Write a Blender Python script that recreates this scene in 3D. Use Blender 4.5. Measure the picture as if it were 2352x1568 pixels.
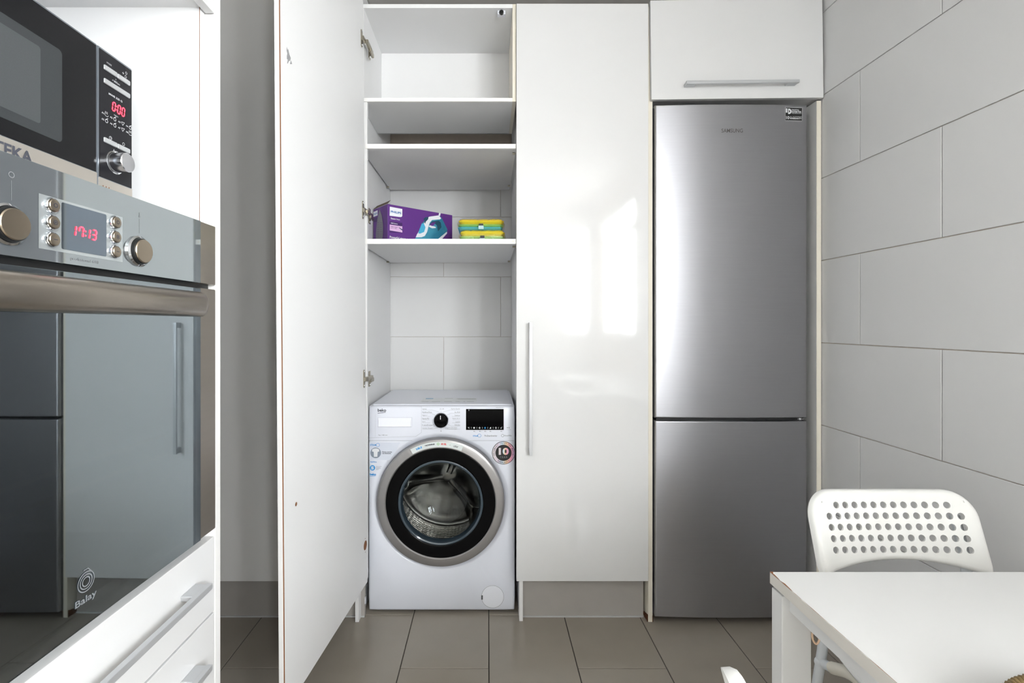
import bpy, bmesh, math, random
from mathutils import Matrix, Vector
random.seed(7)
for o in list(bpy.data.objects): bpy.data.objects.remove(o)
SC = bpy.context.scene
COL = SC.collection
PI = math.pi

# ------------------------------------------------------------------ camera, sky, exposure
F, CX, CY, H = 1100.0, 1120.0, 745.0, 1.17          # focal length in px, vanishing point, eye height
cam_d = bpy.data.cameras.new('camera'); cam = bpy.data.objects.new('camera', cam_d); COL.objects.link(cam)
cam.location = (0, 0, H); cam.rotation_euler = (PI/2, 0, 0)
cam_d.sensor_width = 36; cam_d.lens = F/2352*36
cam_d.shift_x = (1176-CX)/2352; cam_d.shift_y = (CY-784)/2352
cam_d.clip_start = 0.02
SC.camera = cam
w = bpy.data.worlds.new('sky'); SC.world = w; w.use_nodes = True
w.node_tree.nodes['Background'].inputs[0].default_value = (0.985, 0.98, 0.985, 1)
w.node_tree.nodes['Background'].inputs[1].default_value = 16.0
vs = SC.view_settings
vs.view_transform = 'Standard'; vs.look = 'None'; vs.gamma = 1; vs.use_curve_mapping = False
vs.exposure = 1.4

WIN = [  # x0,x1,y0,y1,z0,z1 of the openings : right wall, wall behind the camera
    ('x', 1.32, -1.80, -0.54, 1.04, 2.36),
    ('y', -2.05, 0.92, 1.25, 1.04, 2.36)]
def portal(name, loc, rot, sx, sy):
    l = bpy.data.lights.new(name, 'AREA'); l.shape = 'RECTANGLE'; l.size = sx; l.size_y = sy
    l.cycles.is_portal = True
    o = bpy.data.objects.new(name, l); COL.objects.link(o); o.location = loc; o.rotation_euler = rot
portal('window_right_offscreen', (1.41, -1.17, 1.7), (0, PI/2, 0), 1.32, 1.26)
portal('window_behind_offscreen', (1.085, -2.13, 1.7), (PI/2, 0, 0), .33, 1.32)

# ------------------------------------------------------------------ materials
def lin(c):
    c = c/255.0
    return c/12.92 if c <= 0.04045 else ((c+0.055)/1.055)**2.4
def rgb(t): return (lin(t[0]), lin(t[1]), lin(t[2]), 1)
MATS = {}
def mat(name, col, rough=0.5, metal=0.0, var=0.03, vscale=6.0, bump=0.0, bscale=150.0, stretch=None,
        coat=0.0, emit=0.0, aniso=0.0, spec=0.5, rvar=0.0, col2=None, cfac=(0.45, 0.6)):
    if name in MATS: return MATS[name]
    m = bpy.data.materials.new(name); m.use_nodes = True; MATS[name] = m
    nt = m.node_tree; N = nt.nodes; L = nt.links; p = N['Principled BSDF']
    p.inputs['Roughness'].default_value = rough; p.inputs['Metallic'].default_value = metal
    p.inputs['Coat Weight'].default_value = coat; p.inputs['Coat Roughness'].default_value = 0.03
    p.inputs['Anisotropic'].default_value = aniso; p.inputs['Specular IOR Level'].default_value = spec
    c = rgb(col)
    tc = N.new('ShaderNodeTexCoord'); src = tc.outputs['Object']
    if stretch:
        mp = N.new('ShaderNodeMapping'); mp.inputs['Scale'].default_value = stretch
        L.new(src, mp.inputs['Vector']); src = mp.outputs['Vector']
    nz = N.new('ShaderNodeTexNoise'); nz.inputs['Scale'].default_value = vscale; nz.inputs['Detail'].default_value = 5
    L.new(src, nz.inputs['Vector'])
    mx = N.new('ShaderNodeMix'); mx.data_type = 'RGBA'
    if col2:
        rp = N.new('ShaderNodeMapRange'); rp.inputs['From Min'].default_value = cfac[0]; rp.inputs['From Max'].default_value = cfac[1]
        L.new(nz.outputs['Fac'], rp.inputs['Value']); L.new(rp.outputs['Result'], mx.inputs['Factor'])
        mx.inputs['A'].default_value = c; mx.inputs['B'].default_value = rgb(col2)
    else:
        L.new(nz.outputs['Fac'], mx.inputs['Factor'])
        mx.inputs['A'].default_value = tuple(x*(1-var) for x in c[:3])+(1,)
        mx.inputs['B'].default_value = tuple(min(1, x*(1+var)) for x in c[:3])+(1,)
    L.new(mx.outputs['Result'], p.inputs['Base Color'])
    if rvar:
        r = N.new('ShaderNodeMapRange'); r.inputs['To Min'].default_value = rough-rvar; r.inputs['To Max'].default_value = rough+rvar
        L.new(nz.outputs['Fac'], r.inputs['Value']); L.new(r.outputs['Result'], p.inputs['Roughness'])
    if bump:
        n2 = N.new('ShaderNodeTexNoise'); n2.inputs['Scale'].default_value = bscale; n2.inputs['Detail'].default_value = 3
        L.new(src, n2.inputs['Vector'])
        b = N.new('ShaderNodeBump'); b.inputs['Strength'].default_value = bump; b.inputs['Distance'].default_value = 0.002
        L.new(n2.outputs['Fac'], b.inputs['Height']); L.new(b.outputs['Normal'], p.inputs['Normal'])
    if emit:
        p.inputs['Emission Color'].default_value = c; p.inputs['Emission Strength'].default_value = emit
    return m
def glassy(name, tint, gloss, fac, rough=0.02, base=None):
    """coated pane: mirror layer over clear (or over an opaque base)"""
    if name in MATS: return MATS[name]
    m = bpy.data.materials.new(name); m.use_nodes = True; MATS[name] = m
    nt = m.node_tree; N = nt.nodes; L = nt.links; N.remove(N['Principled BSDF'])
    out = N['Material Output']
    g = N.new('ShaderNodeBsdfGlossy'); g.inputs['Color'].default_value = gloss+(1,); g.inputs['Roughness'].default_value = rough
    if base:
        t = N.new('ShaderNodeBsdfDiffuse'); t.inputs['Color'].default_value = base+(1,)
    else:
        t = N.new('ShaderNodeBsdfTransparent'); t.inputs['Color'].default_value = tint+(1,)
    fr = N.new('ShaderNodeLayerWeight'); fr.inputs['Blend'].default_value = 0.5
    pw = N.new('ShaderNodeMath'); pw.operation = 'POWER'; pw.inputs[1].default_value = 5.0
    L.new(fr.outputs['Facing'], pw.inputs[0])
    mr = N.new('ShaderNodeMapRange'); mr.inputs['To Min'].default_value = fac; mr.inputs['To Max'].default_value = 1.0
    L.new(pw.outputs[0], mr.inputs['Value'])
    mx = N.new('ShaderNodeMixShader'); L.new(mr.outputs['Result'], mx.inputs[0])
    L.new(t.outputs[0], mx.inputs[1]); L.new(g.outputs[0], mx.inputs[2]); L.new(mx.outputs[0], out.inputs['Surface'])
    return m

M_WHITE = mat('white_laminate', (232, 231, 230), 0.38, var=0.012)
M_GLOSS = mat('white_gloss_door', (216, 216, 217), 0.06, var=0.006, bump=0.03, bscale=14, spec=0.5)
M_INNER = mat('white_melamine', (230, 230, 231), 0.5, var=0.012)
M_CREAM = mat('cream_edge_band', (226, 220, 206), 0.5, var=0.02)
M_RAW = mat('raw_fibreboard', (128, 84, 54), 0.9, var=0.2, vscale=90)
M_SWOLL = mat('swollen_fibreboard', (92, 52, 24), 0.95, var=0.4, vscale=120, bump=0.8, bscale=300)
M_PLINTH = mat('grey_plinth', (166, 162, 158), 0.45, var=0.05, vscale=20)
M_CAULK = mat('pale_sealant', (186, 188, 188), 0.6)
M_ALU = mat('brushed_aluminium', (196, 198, 201), 0.4, 0.55, var=0.02)
M_STEEL = mat('fridge_steel', (164, 164, 168), 0.36, 1.0, var=0.05, vscale=3, stretch=(3, 3, 260), bump=0.03, bscale=4, aniso=0.75)
M_STEEL.node_tree.nodes['Principled BSDF'].inputs['Anisotropic Rotation'].default_value = 0.25
M_OSTEEL = mat('oven_steel', (176, 168, 158), 0.30, 1.0, var=0.05, vscale=3, stretch=(150, 3, 40), bump=0.03, bscale=4)
M_CHROME = mat('chrome', (220, 222, 226), 0.08, 1.0)
M_NICKEL = mat('nickel', (170, 164, 150), 0.3, 1.0, var=0.08, vscale=60)
M_BLACK = mat('black_plastic', (16, 16, 17), 0.4)
M_DARK = mat('dark_grey_body', (62, 62, 64), 0.5)
M_GASKET = mat('grey_rubber', (70, 74, 76), 0.55)
M_BGLASS = mat('black_glass', (8, 8, 9), 0.06, spec=0.09)
M_APPL = mat('white_enamel', (217, 220, 230), 0.28, var=0.006)
M_APPL2 = mat('white_plastic', (228, 230, 238), 0.35, var=0.006)
M_SILV = mat('silver_ring', (158, 156, 156), 0.36, 0.75, var=0.04, vscale=300)
M_TABLE = mat('white_table_laminate', (212, 212, 212), 0.35, var=0.015, vscale=4)
M_TEDGE = mat('table_edge', (206, 202, 196), 0.5, var=0.02)
M_CHAIR = mat('white_chair_plastic', (228, 228, 226), 0.38, var=0.01)
M_TUBE = mat('white_powder_coat', (206, 210, 214), 0.4, var=0.02)
M_CAP = mat('cream_sleeve', (216, 212, 200), 0.5)
M_CEIL = mat('ceiling_paint', (205, 202, 198), 0.9, var=0.02)
M_PAINT = mat('wall_paint', (226, 224, 220), 0.9, var=0.02)
M_WTILE = mat('wall_tile_glaze', (212, 212, 213), 0.42, var=0.012, vscale=3)
M_WGROUT = mat('beige_grout', (196, 184, 172), 0.95, var=0.08, vscale=40)
M_FTILE = mat('floor_tile_stone', (150, 142, 132), 0.2, var=0.07, vscale=9, rvar=0.06, bump=0.02, bscale=60)
M_FGROUT = mat('dark_grout', (52, 47, 42), 0.95)
M_RED = mat('red_led', (255, 44, 60), 0.5, emit=3.0)
M_INK = mat('grey_ink', (120, 122, 126), 0.6)
M_INKD = mat('dark_ink', (66, 68, 78), 0.6)
M_INKW = mat('white_ink', (214, 216, 220), 0.6)
M_BLUE = mat('blue_ink', (40, 140, 205), 0.6)
M_OVG = glassy('oven_door_glass', (0.34, 0.34, 0.33), (0.60, 0.68, 0.74), 0.55)
M_OVP = glassy('oven_panel_glass', None, (0.64, 0.70, 0.73), 0.55, 0.03, base=(0.13, 0.14, 0.15))
M_PANE = glassy('clear_pane', (0.96, 0.98, 0.98), (1, 1, 1), 0.02)
M_BOWL = glassy('door_bowl_glass', (0.66, 0.69, 0.70), (0.8, 0.85, 0.9), 0.02, 0.01)
M_WRAP = glassy('clear_wrapper', (1, 1, 1), (1, 1, 1), 0.06, 0.10)

# ------------------------------------------------------------------ mesh helpers
class Plane:
    """frame with axes u, v and outward n = u x v; px() drops a photograph pixel onto it"""
    def __init__(s, P0, U, V):
        s.P = Vector(P0); s.U = Vector(U).normalized(); s.V = Vector(V).normalized(); s.N = s.U.cross(s.V).normalized()
        s.M = Matrix(((s.U.x, s.V.x, s.N.x, s.P.x), (s.U.y, s.V.y, s.N.y, s.P.y), (s.U.z, s.V.z, s.N.z, s.P.z), (0, 0, 0, 1)))
    def px(s, x, y):
        d = Vector(((x-CX)/F, 1.0, (CY-y)/F)); C = Vector((0, 0, H))
        t = (s.P-C).dot(s.N)/d.dot(s.N); q = C+d*t-s.P
        return q.dot(s.U), q.dot(s.V)
I4 = Matrix.Identity(4)
class MB:
    def __init__(s): s.bm = bmesh.new()
    def add(s, t, M=None):
        if M is not None: t.transform(M)
        me = bpy.data.meshes.new('t'); t.to_mesh(me); t.free(); s.bm.from_mesh(me); bpy.data.meshes.remove(me)
        return s
    def box(s, x0, x1, y0, y1, z0, z1, bev=0.0, seg=2, M=None):
        t = bmesh.new()
        v = [t.verts.new((x, y, z)) for x in (x0, x1) for y in (y0, y1) for z in (z0, z1)]
        for f in ((0, 1, 3, 2), (4, 6, 7, 5), (0, 4, 5, 1), (2, 3, 7, 6), (0, 2, 6, 4), (1, 5, 7, 3)):
            t.faces.new([v[i] for i in f])
        bmesh.ops.recalc_face_normals(t, faces=t.faces)
        if bev: bmesh.ops.bevel(t, geom=list(t.edges), offset=bev, segments=seg, profile=0.5, affect='EDGES')
        return s.add(t, M)
    def poly(s, pts, M=None, thick=0.0):
        t = bmesh.new()
        f = t.faces.new([t.verts.new(p if len(p) == 3 else (p[0], p[1], 0)) for p in pts])
        if thick:
            r = bmesh.ops.extrude_face_region(t, geom=[f])
            for e in r['geom']:
                if isinstance(e, bmesh.types.BMVert): e.co.z += thick
            bmesh.ops.recalc_face_normals(t, faces=t.faces)
        return s.add(t, M)
    def lathe(s, prof, M=None, n=48, cap0=False, cap1=False, a0=0, a1=2*PI):
        t = bmesh.new(); full = abs(a1-a0-2*PI) < 1e-6; k = n if full else n+1
        rings = []
        for r, h in prof:
            if r < 1e-6: rings.append([t.verts.new((0, 0, h))]); continue
            rings.append([t.verts.new((r*math.cos(a0+(a1-a0)*i/n), r*math.sin(a0+(a1-a0)*i/n), h)) for i in range(k)])
        for a, b in zip(rings, rings[1:]):
            for i in range(n):
                j = (i+1) % k if full else i+1
                if len(a) == 1 and len(b) == 1: continue
                if len(a) == 1: t.faces.new((a[0], b[i], b[j]))
                elif len(b) == 1: t.faces.new((a[i], a[j], b[0]))
                else: t.faces.new((a[i], a[j], b[j], b[i]))
        if cap0 and len(rings[0]) > 1: t.faces.new(rings[0])
        if cap1 and len(rings[-1]) > 1: t.faces.new(rings[-1])
        bmesh.ops.recalc_face_normals(t, faces=t.faces)
        return s.add(t, M)
    def cyl(s, p, q, r, n=16, r2=None):
        p, q = Vector(p), Vector(q); d = q-p
        M = Matrix.Translation(p) @ d.to_track_quat('Z', 'Y').to_matrix().to_4x4()
        return s.lathe([(r, 0), (r if r2 is None else r2, d.length)], M, n, True, True)
    def tube(s, pts, r, n=12, closed=False):
        t = bmesh.new(); pts = [Vector(p) for p in pts]; k = len(pts); rings = []
        up = Vector((0.123, 0.456, 0.88)).normalized()
        for i, p in enumerate(pts):
            a = pts[i-1] if (i or closed) else p; b = pts[(i+1) % k] if (i < k-1 or closed) else p
            d = (b-a).normalized(); x = d.cross(up).normalized()
            y = d.cross(x).normalized(); rr = r[i] if isinstance(r, (list, tuple)) else r
            rings.append([t.verts.new(p+x*rr*math.cos(2*PI*j/n)+y*rr*math.sin(2*PI*j/n)) for j in range(n)])
        m = k if closed else k-1
        for i in range(m):
            a, b = rings[i], rings[(i+1) % k]
            for j in range(n): t.faces.new((a[j], a[(j+1) % n], b[(j+1) % n], b[j]))
        if not closed: t.faces.new(rings[0]); t.faces.new(rings[-1])
        bmesh.ops.recalc_face_normals(t, faces=t.faces)
        return s.add(t)
WM = {}
def link(name, me, m, parent=None, ang=35, local=False):
    if parent is not None and not local:
        me.transform(WM[parent].inverted())
    if m is not None: me.materials.append(m)
    for p in me.polygons: p.use_smooth = True
    me.set_sharp_from_angle(angle=math.radians(ang))
    o = bpy.data.objects.new(name, me); COL.objects.link(o)
    if ang == 35 and len(me.polygons) > 6:
        wn_ = o.modifiers.new('flat_faces', 'WEIGHTED_NORMAL'); wn_.keep_sharp = True; wn_.weight = 80
    if parent is not None: o.parent = parent; WM[o] = WM[parent]
    else: WM[o] = I4
    return o
def obj(name, mb, m, parent=None, ang=35, local=False):
    me = bpy.data.meshes.new(name); mb.bm.to_mesh(me); mb.bm.free()
    return link(name, me, m, parent, ang, local)
def tag(o, label=None, cat=None, group=None, kind=None):
    if label: o['label'] = label
    if cat: o['category'] = cat
    if group: o['group'] = group
    if kind: o['kind'] = kind
    return o
def thing(name, label, cat, loc=(0, 0, 0), rz=0.0, group=None):
    o = bpy.data.objects.new(name, None); COL.objects.link(o); o.empty_display_size = 0.05
    o.location = loc; o.rotation_euler = (0, 0, rz)
    WM[o] = Matrix.Translation(loc) @ Matrix.Rotation(rz, 4, 'Z')
    return tag(o, label, cat, group)
def bx(name, m, parent, x0, x1, y0, y1, z0, z1, bev=0.0, M=None, seg=2):
    return obj(name, MB().box(x0, x1, y0, y1, z0, z1, bev, seg, M), m, parent)
# flat print -----------------------------------------------------------------
def text_mesh(txt, bold=0.0):
    cu = bpy.data.curves.new('txt', 'FONT'); cu.body = txt; cu.size = 1; cu.offset = bold; cu.resolution_u = 3
    ob = bpy.data.objects.new('txt', cu); COL.objects.link(ob)
    dg = bpy.context.evaluated_depsgraph_get(); me = bpy.data.meshes.new_from_object(ob.evaluated_get(dg))
    bpy.data.objects.remove(ob); bpy.data.curves.remove(cu)
    return me
def put_text(mb, txt, pl, u0, u1, v0, v1, off=0.0006, bold=0.0, rot=0.0):
    """text whose bounding box fills u0..u1, v0..v1 of the plane"""
    me = text_mesh(txt, bold); vs_ = [v.co for v in me.vertices]
    if not vs_: return
    x0, x1 = min(v.x for v in vs_), max(v.x for v in vs_); y0, y1 = min(v.y for v in vs_), max(v.y for v in vs_)
    for v in me.vertices:
        v.co = Vector((u0+(v.co.x-x0)/max(x1-x0, 1e-6)*(u1-u0), v0+(v.co.y-y0)/max(y1-y0, 1e-6)*(v1-v0), off))
    if rot:
        c = Vector(((u0+u1)/2, (v0+v1)/2, 0)); me.transform(Matrix.Translation(c) @ Matrix.Rotation(rot, 4, 'Z') @ Matrix.Translation(-c))
    me.transform(pl.M); mb.bm.from_mesh(me); bpy.data.meshes.remove(me)
def text_px(mb, txt, pl, x0, y0, x1, y1, off=0.0006, bold=0.0):
    """x0,y0 = lower left pixel of the lettering, x1,y1 = upper right"""
    a = pl.px(x0, y0); b = pl.px(x1, y1)
    put_text(mb, txt, pl, a[0], b[0], a[1], b[1], off, bold)
def quad_px(mb, pl, pts, off=0.0005):
    mb.poly([pl.px(*p)+(off,) for p in pts], pl.M)
def rect_uv(mb, pl, u0, u1, v0, v1, off=0.0005, r=0.0):
    if r <= 0: pts = [(u0, v0), (u1, v0), (u1, v1), (u0, v1)]
    else:
        pts = []
        for cx, cy, a in ((u1-r, v0+r, -PI/2), (u1-r, v1-r, 0), (u0+r, v1-r, PI/2), (u0+r, v0+r, PI)):
            pts += [(cx+r*math.cos(a+PI/2*i/5), cy+r*math.sin(a+PI/2*i/5)) for i in range(6)]
    mb.poly([(a, b, off) for a, b in pts], pl.M)
def disc_uv(mb, pl, u, v, r, off=0.0005, r0=0.0, n=32, ry=None):
    t = bmesh.new(); ry = ry or r
    o_ = [t.verts.new((u+r*math.cos(2*PI*i/n), v+ry*math.sin(2*PI*i/n), off)) for i in range(n)]
    if r0:
        q = [t.verts.new((u+r0*math.cos(2*PI*i/n), v+r0*math.sin(2*PI*i/n), off)) for i in range(n)]
        for i in range(n): t.faces.new((o_[i], o_[(i+1) % n], q[(i+1) % n], q[i]))
    else: t.faces.new(o_)
    mb.add(t, pl.M)
def line_uv(mb, pl, pts, wd, off=0.0006):
    for (a, b), (c, d) in zip(pts, pts[1:]):
        q = Vector((c-a, d-b)); 
        if q.length < 1e-7: continue
        n = Vector((-q.y, q.x)).normalized()*wd/2
        mb.poly([(a+n.x, b+n.y, off), (a-n.x, b-n.y, off), (c-n.x, d-n.y, off), (c+n.x, d+n.y, off)], pl.M)
def arc_text(mb, txt, pl, cu, cv, r, h, a_mid, spread, off, inward=False, bold=0.02, wf=0.75):
    n = len(txt)
    for i, ch in enumerate(txt):
        if ch == ' ': continue
        a = a_mid + (spread*((i+0.5)/n-0.5))*(1 if inward else -1)
        c = (cu+r*math.cos(a), cv+r*math.sin(a))
        put_text(mb, ch, pl, c[0]-h*wf/2*(0.35 if ch == 'I' else 1), c[0]+h*wf/2*(0.35 if ch == 'I' else 1), c[1]-h/2, c[1]+h/2, off, bold, (a+PI/2) if inward else (a-PI/2))

# ------------------------------------------------------------------ the room
XL, XR, YB, YF, ZC = -1.16, 1.32, 2.50, -2.05, 2.60
def struct(name, mb, m): return tag(obj(name, mb, m), kind='structure')
floor = struct('floor', MB().box(XL-.1, XR+.12, YF-.12, YB+.1, -.12, -.003), M_FGROUT)
ceil = struct('ceiling', MB().box(XL-.1, XR+.12, YF-.12, YB+.1, ZC, ZC+.1), M_CEIL)
wall_back = struct('wall_back', MB().box(XL-.1, XR+.12, YB+.004, YB+.1, -.003, ZC), M_WGROUT)
HY0, HY1, HZ = 1.00, 1.83, 2.20        # unseen doorway added in the left wall for side light, beyond the oven column
mb = MB(); mb.box(XL-.1, XL, YF, HY0, -.003, ZC); mb.box(XL-.1, XL, HY1, YB+.004, -.003, ZC); mb.box(XL-.1, XL, HY0, HY1, HZ, ZC)
wall_left = struct('wall_left', mb, M_PAINT)
mb = MB(); mb.box(-2.5, XL-.1, .4, .5, -.003, ZC); mb.box(-2.5, XL-.1, 2.4, YB, -.003, ZC); mb.box(-2.6, -2.5, .4, YB, -.003, ZC); mb.box(XL-.101, XL-.1, .5, HY0, -.003, ZC)
wall_added_hall = struct('wall_added_hall', mb, mat('added_hall_paint', (236, 230, 222), .9, var=.02))  # unseen hall, added to light the closed cabinet, now without a lamp
struct('floor_added_hall', MB().box(-2.6, XL-.1, .4, YB, -.12, 0), M_FTILE); struct('ceiling_added_hall', MB().box(-2.6, XL-.1, .4, YB, ZC, ZC+.1), M_CEIL)
mb = MB()
for a_ in ((HY0-.05, HY0+.015, 0, HZ), (HY1-.015, HY1+.02, 0, HZ), (HY0-.05, HY1+.02, HZ-.015, HZ+.05)): mb.box(XL-.105, XL+.006, a_[0], a_[1], a_[2], a_[3], .002, 1)
struct('trim_added_doorway', mb, M_WHITE)  # frame of the added doorway
_, _, a0, a1, z0, z1 = WIN[0]
mb = MB(); X0, X1 = XR, XR+.12
mb.box(X0, X1, a1, YB+.004, -.003, ZC); mb.box(X0, X1, YF-.12, a0, -.003, ZC); mb.box(X0, X1, a0, a1, -.003, z0); mb.box(X0, X1, a0, a1, z1, ZC)
wall_right = struct('wall_right', mb, M_WGROUT)
_, _, b0, b1, _, _ = WIN[1]
mb = MB(); Y0, Y1 = YF-.12, YF
mb.box(XL-.1, b0, Y0, Y1, -.003, ZC); mb.box(b1, XR, Y0, Y1, -.003, ZC); mb.box(b0, b1, Y0, Y1, -.003, z0); mb.box(b0, b1, Y0, Y1, z1, ZC)
wall_front = struct('wall_front', mb, M_PAINT)
def make_window(n, P, length, hgt, mull):
    """P: plane with origin at the lower corner, n pointing into the room"""
    root = tag(thing('window_%d' % n, None, None, tuple(P.P)), kind='structure')
    fr = MB(); t = .05
    for u0, u1, v0, v1 in ((0, t, 0, hgt), (length-t, length, 0, hgt), (t, length-t, 0, t), (t, length-t, hgt-t, hgt), (t, length-t, hgt-.32, hgt-.26)):
        fr.box(u0, u1, v0, v1, -.07, -.01, .003, 1, P.M)
    for m_ in mull: fr.box(m_-.045, m_+.045, t, hgt-.32, -.068, -.012, .003, 1, P.M)
    obj('window_frame', fr, M_WHITE, root)
    xs = [t]+mull+[length-t]
    for a, b in zip(xs, xs[1:]):
        o = obj('pane', MB().box(a+(.045 if a != t else 0), b-(.045 if b != length-t else 0), t, hgt-.32, -.045, -.041, M=P.M), M_PANE, root)
    obj('pane', MB().box(t, length-t, hgt-.26, hgt-t, -.045, -.041, M=P.M), M_PANE, root)
    obj('window_sill', MB().box(-.02, length+.02, -.03, -.001, -.005, .03, .004, 2, P.M), M_WHITE, root)
make_window(1, Plane((XR, a1, z0), (0, -1, 0), (0, 0, 1)), a1-a0, z1-z0, [(a1-a0)*.5])
make_window(2, Plane((b1, YF, z0), (-1, 0, 0), (0, 0, 1)), b1-b0, z1-z0, [])
# tiles: each a slab with chamfered rim, mesh shared by size
TM = {}
def tile(name, P, u0, u1, v0, v1, th, m, parent, gap=.0022):
    w_, h_ = round(u1-u0-gap, 4), round(v1-v0-gap, 4)
    if w_ < .012 or h_ < .012: return
    key = (name, w_, h_)
    if key not in TM:
        c = .0012; b = bmesh.new()
        lo = [b.verts.new((x, y, 0)) for x, y in ((0, 0), (w_, 0), (w_, h_), (0, h_))]
        mi = [b.verts.new((x, y, th-c)) for x, y in ((0, 0), (w_, 0), (w_, h_), (0, h_))]
        hi = [b.verts.new((x, y, th)) for x, y in ((c, c), (w_-c, c), (w_-c, h_-c), (c, h_-c))]
        for A, B in ((lo, mi), (mi, hi)):
            for i in range(4): b.faces.new((A[i], A[(i+1) % 4], B[(i+1) % 4], B[i]))
        b.faces.new(hi); me = bpy.data.meshes.new(name); b.to_mesh(me); b.free(); me.materials.append(m); TM[key] = me
    o = bpy.data.objects.new(name, TM[key]); COL.objects.link(o); o.parent = parent
    o.matrix_local = P.M @ Matrix.Translation((u0+gap/2, v0+gap/2, 0))
def tiling(name, P, us, ue, vs_, ve, pu, pv, uoff, voff, th, m, parent, gap):
    r0 = math.floor((vs_-voff)/pv); r1 = math.ceil((ve-voff)/pv)
    for r in range(r0, r1):
        sh = uoff(r); k0 = math.floor((us-sh)/pu); k1 = math.ceil((ue-sh)/pu)
        for k in range(k0, k1):
            tile(name, P, max(us, sh+k*pu), min(ue, sh+(k+1)*pu), max(vs_, voff+r*pv), min(ve, voff+(r+1)*pv), th, m, parent, gap)
# floor: columns run in depth (u = depth, v = -x so that the normal is up)
PF = Plane((0, 0, -.003), (0, 1, 0), (-1, 0, 0))
tiling('floor_tile', PF, -1.4, YB, -XR, -XL, .597, .303, lambda r: 1.631 if r % 2 == 0 else 1.631+.2985, -.6105+.303*4-.303*4, .003, M_FTILE, floor, .003)
PRW = Plane((XR, 0, 0), (0, -1, 0), (0, 0, 1))
tiling('wall_tile', PRW, -YB, .45, 0, ZC, .610, .3235, lambda r: -1.387 if (r % 2 == 1) else -1.692, .1275-.3235, .005, M_WTILE, wall_right, .0026)
PBW = Plane((0, YB+.004, 0), (1, 0, 0), (0, 0, 1))
tiling('wall_tile', PBW, -.80, .66, .48, 2.05, .596, .3125, lambda r: .068 if r % 2 == 0 else -.2295, .1685-.3125, .004, M_WTILE, wall_back, .0014)

# ------------------------------------------------------------------ cabinets on the back wall
DF, DCF, DPL = 1.871, 1.884, 1.918         # door faces, carcass fronts, plinth fronts
# closed tall cabinet in the corner
c = thing('tall_cabinet', 'plain closed tall cabinet in the shaded gap between oven column and open door', 'cabinet', (-.83, 2.2, 0))
bx('carcass', M_INNER, c, -1.15, -.528, DCF+.008, 2.49, .167, 2.59)
bx('door', M_WHITE, c, -1.15, -.523, DF, DCF+.006, .167, 2.592, .0015)
pl = bx('plinth', M_PLINTH, c, -1.15, -.523, DPL, DPL+.016, 0, .163)
bx('sealant_bead', M_CAULK, pl, -1.15, -.523, DPL-.004, DPL, 0, .005)

# washer cabinet with the open door
c = thing('tall_cabinet', 'tall open cabinet around the washing machine with shelves and door swung wide open', 'cabinet', (-.19, 2.2, 0))
bx('side_panel', M_INNER, c, -.521, -.507, DCF, 2.495, 0, 2.429)
bx('front_batten', M_INNER, c, -.507, -.4745, DCF+.003, DCF+.019, .167, 2.046)
tbx = (-.487, .097)
bx('top_panel', M_INNER, c, -.507, .098, DCF, 2.20, 2.4145, 2.430, .0008)
bx('box_side', M_CREAM, c, .098, .1120, DCF, 2.20, 2.047, 2.430, .0008)
bx('box_side', M_INNER, c, -.507, -.487, DCF+.002, 2.20, 2.061, 2.4145)
bx('back_panel', M_INNER, c, -.507, .1120, 2.20, 2.205, 2.047, 2.43)
for i, (zb, th, xa, xb, yb_) in enumerate(((2.047, .0145, -.488, .098, 2.208), (1.862, .0185, -.482, .1120, 2.462), (1.487, .020, -.482, .1120, 2.462))):
    sh = bx('shelf', M_INNER, c, xa-.018, xb, DCF+.010, yb_, zb, zb+th, .0006)
    bx('edge_band', M_WHITE, sh, xa, xb, DCF, DCF+.010, zb, zb+th, .001)
    if i:
        for xx, yy in ((.106, 1.93), (.106, 2.38), (-.500, 2.40)):
            obj('shelf_pin', MB().cyl((xx-.006, yy, zb-.004), (xx+.006, yy, zb-.004), .004, 10), M_NICKEL, sh)
    if i != 1: obj('screw_cap', MB().cyl((.1055 if i == 0 else .1, DCF+.001, zb+th*.5), (.1055 if i == 0 else .1, DCF-.0012, zb+th*.5), .0045, 16), M_CREAM, sh)
# magnetic catch under the top panel
k = MB(); kx = (1152-CX)*DCF/F
k.box(kx-.016, kx+.016, DCF+.012, DCF+.034, 2.398, 2.4145, .003)
kt = obj('door_catch', k, M_APPL2, c)
obj('catch_magnet', MB().lathe([(.0, .006), (.006, .006), (.0085, .004), (.0085, -.004)], Matrix.Translation((kx, DCF+.010, 2.4035)) @ Matrix.Rotation(PI/2, 4, 'X'), 20), M_BLACK, kt)
pl = bx('plinth', M_PLINTH, c, -.523, -.4925, DPL, DPL+.016, 0, .163)
bx('sealant_bead', M_CAULK, pl, -.523, -.4925, DPL-.004, DPL, 0, .005)
bx('plinth_clip', M_APPL2, pl, -.4925, -.4895, DPL+.002, DPL+.012, .05, .075)
# the open door: u runs from the free edge (-) to the hinge (0), n faces the niche
PD = Plane((-.4690, 1.869, .167), (.0868, .9962, 0), (-.0072, 0, 1))
DW, DH = .63, 2.262
dr = obj('door', MB().box(-DW, 0, 0, DH, -.001, 0, M=PD.M), M_INNER, c)
obj('door_face', MB().box(-DW-.001, 0, 0, DH, -.0175, -.0045, .0012, 2, PD.M), M_WHITE, dr)
obj('raw_edge', MB().box(-DW+.0005, -.0003, .0005, DH-.0005, -.0045, -.001, M=PD.M), M_RAW, dr)
sc = MB(); ptsA = [(659, 108), (661, 116), (662, 113), (665, 126), (668, 134), (667, 140), (664, 141), (661, 147), (659.5, 146), (661, 138), (659, 136), (659, 129), (660, 124), (658.5, 117)]
quad_px(sc, PD, ptsA[::-1], .0004)
quad_px(sc, PD, [(666, 148), (671, 148), (669.5, 142), (668.5, 139)], .0004)
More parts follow.
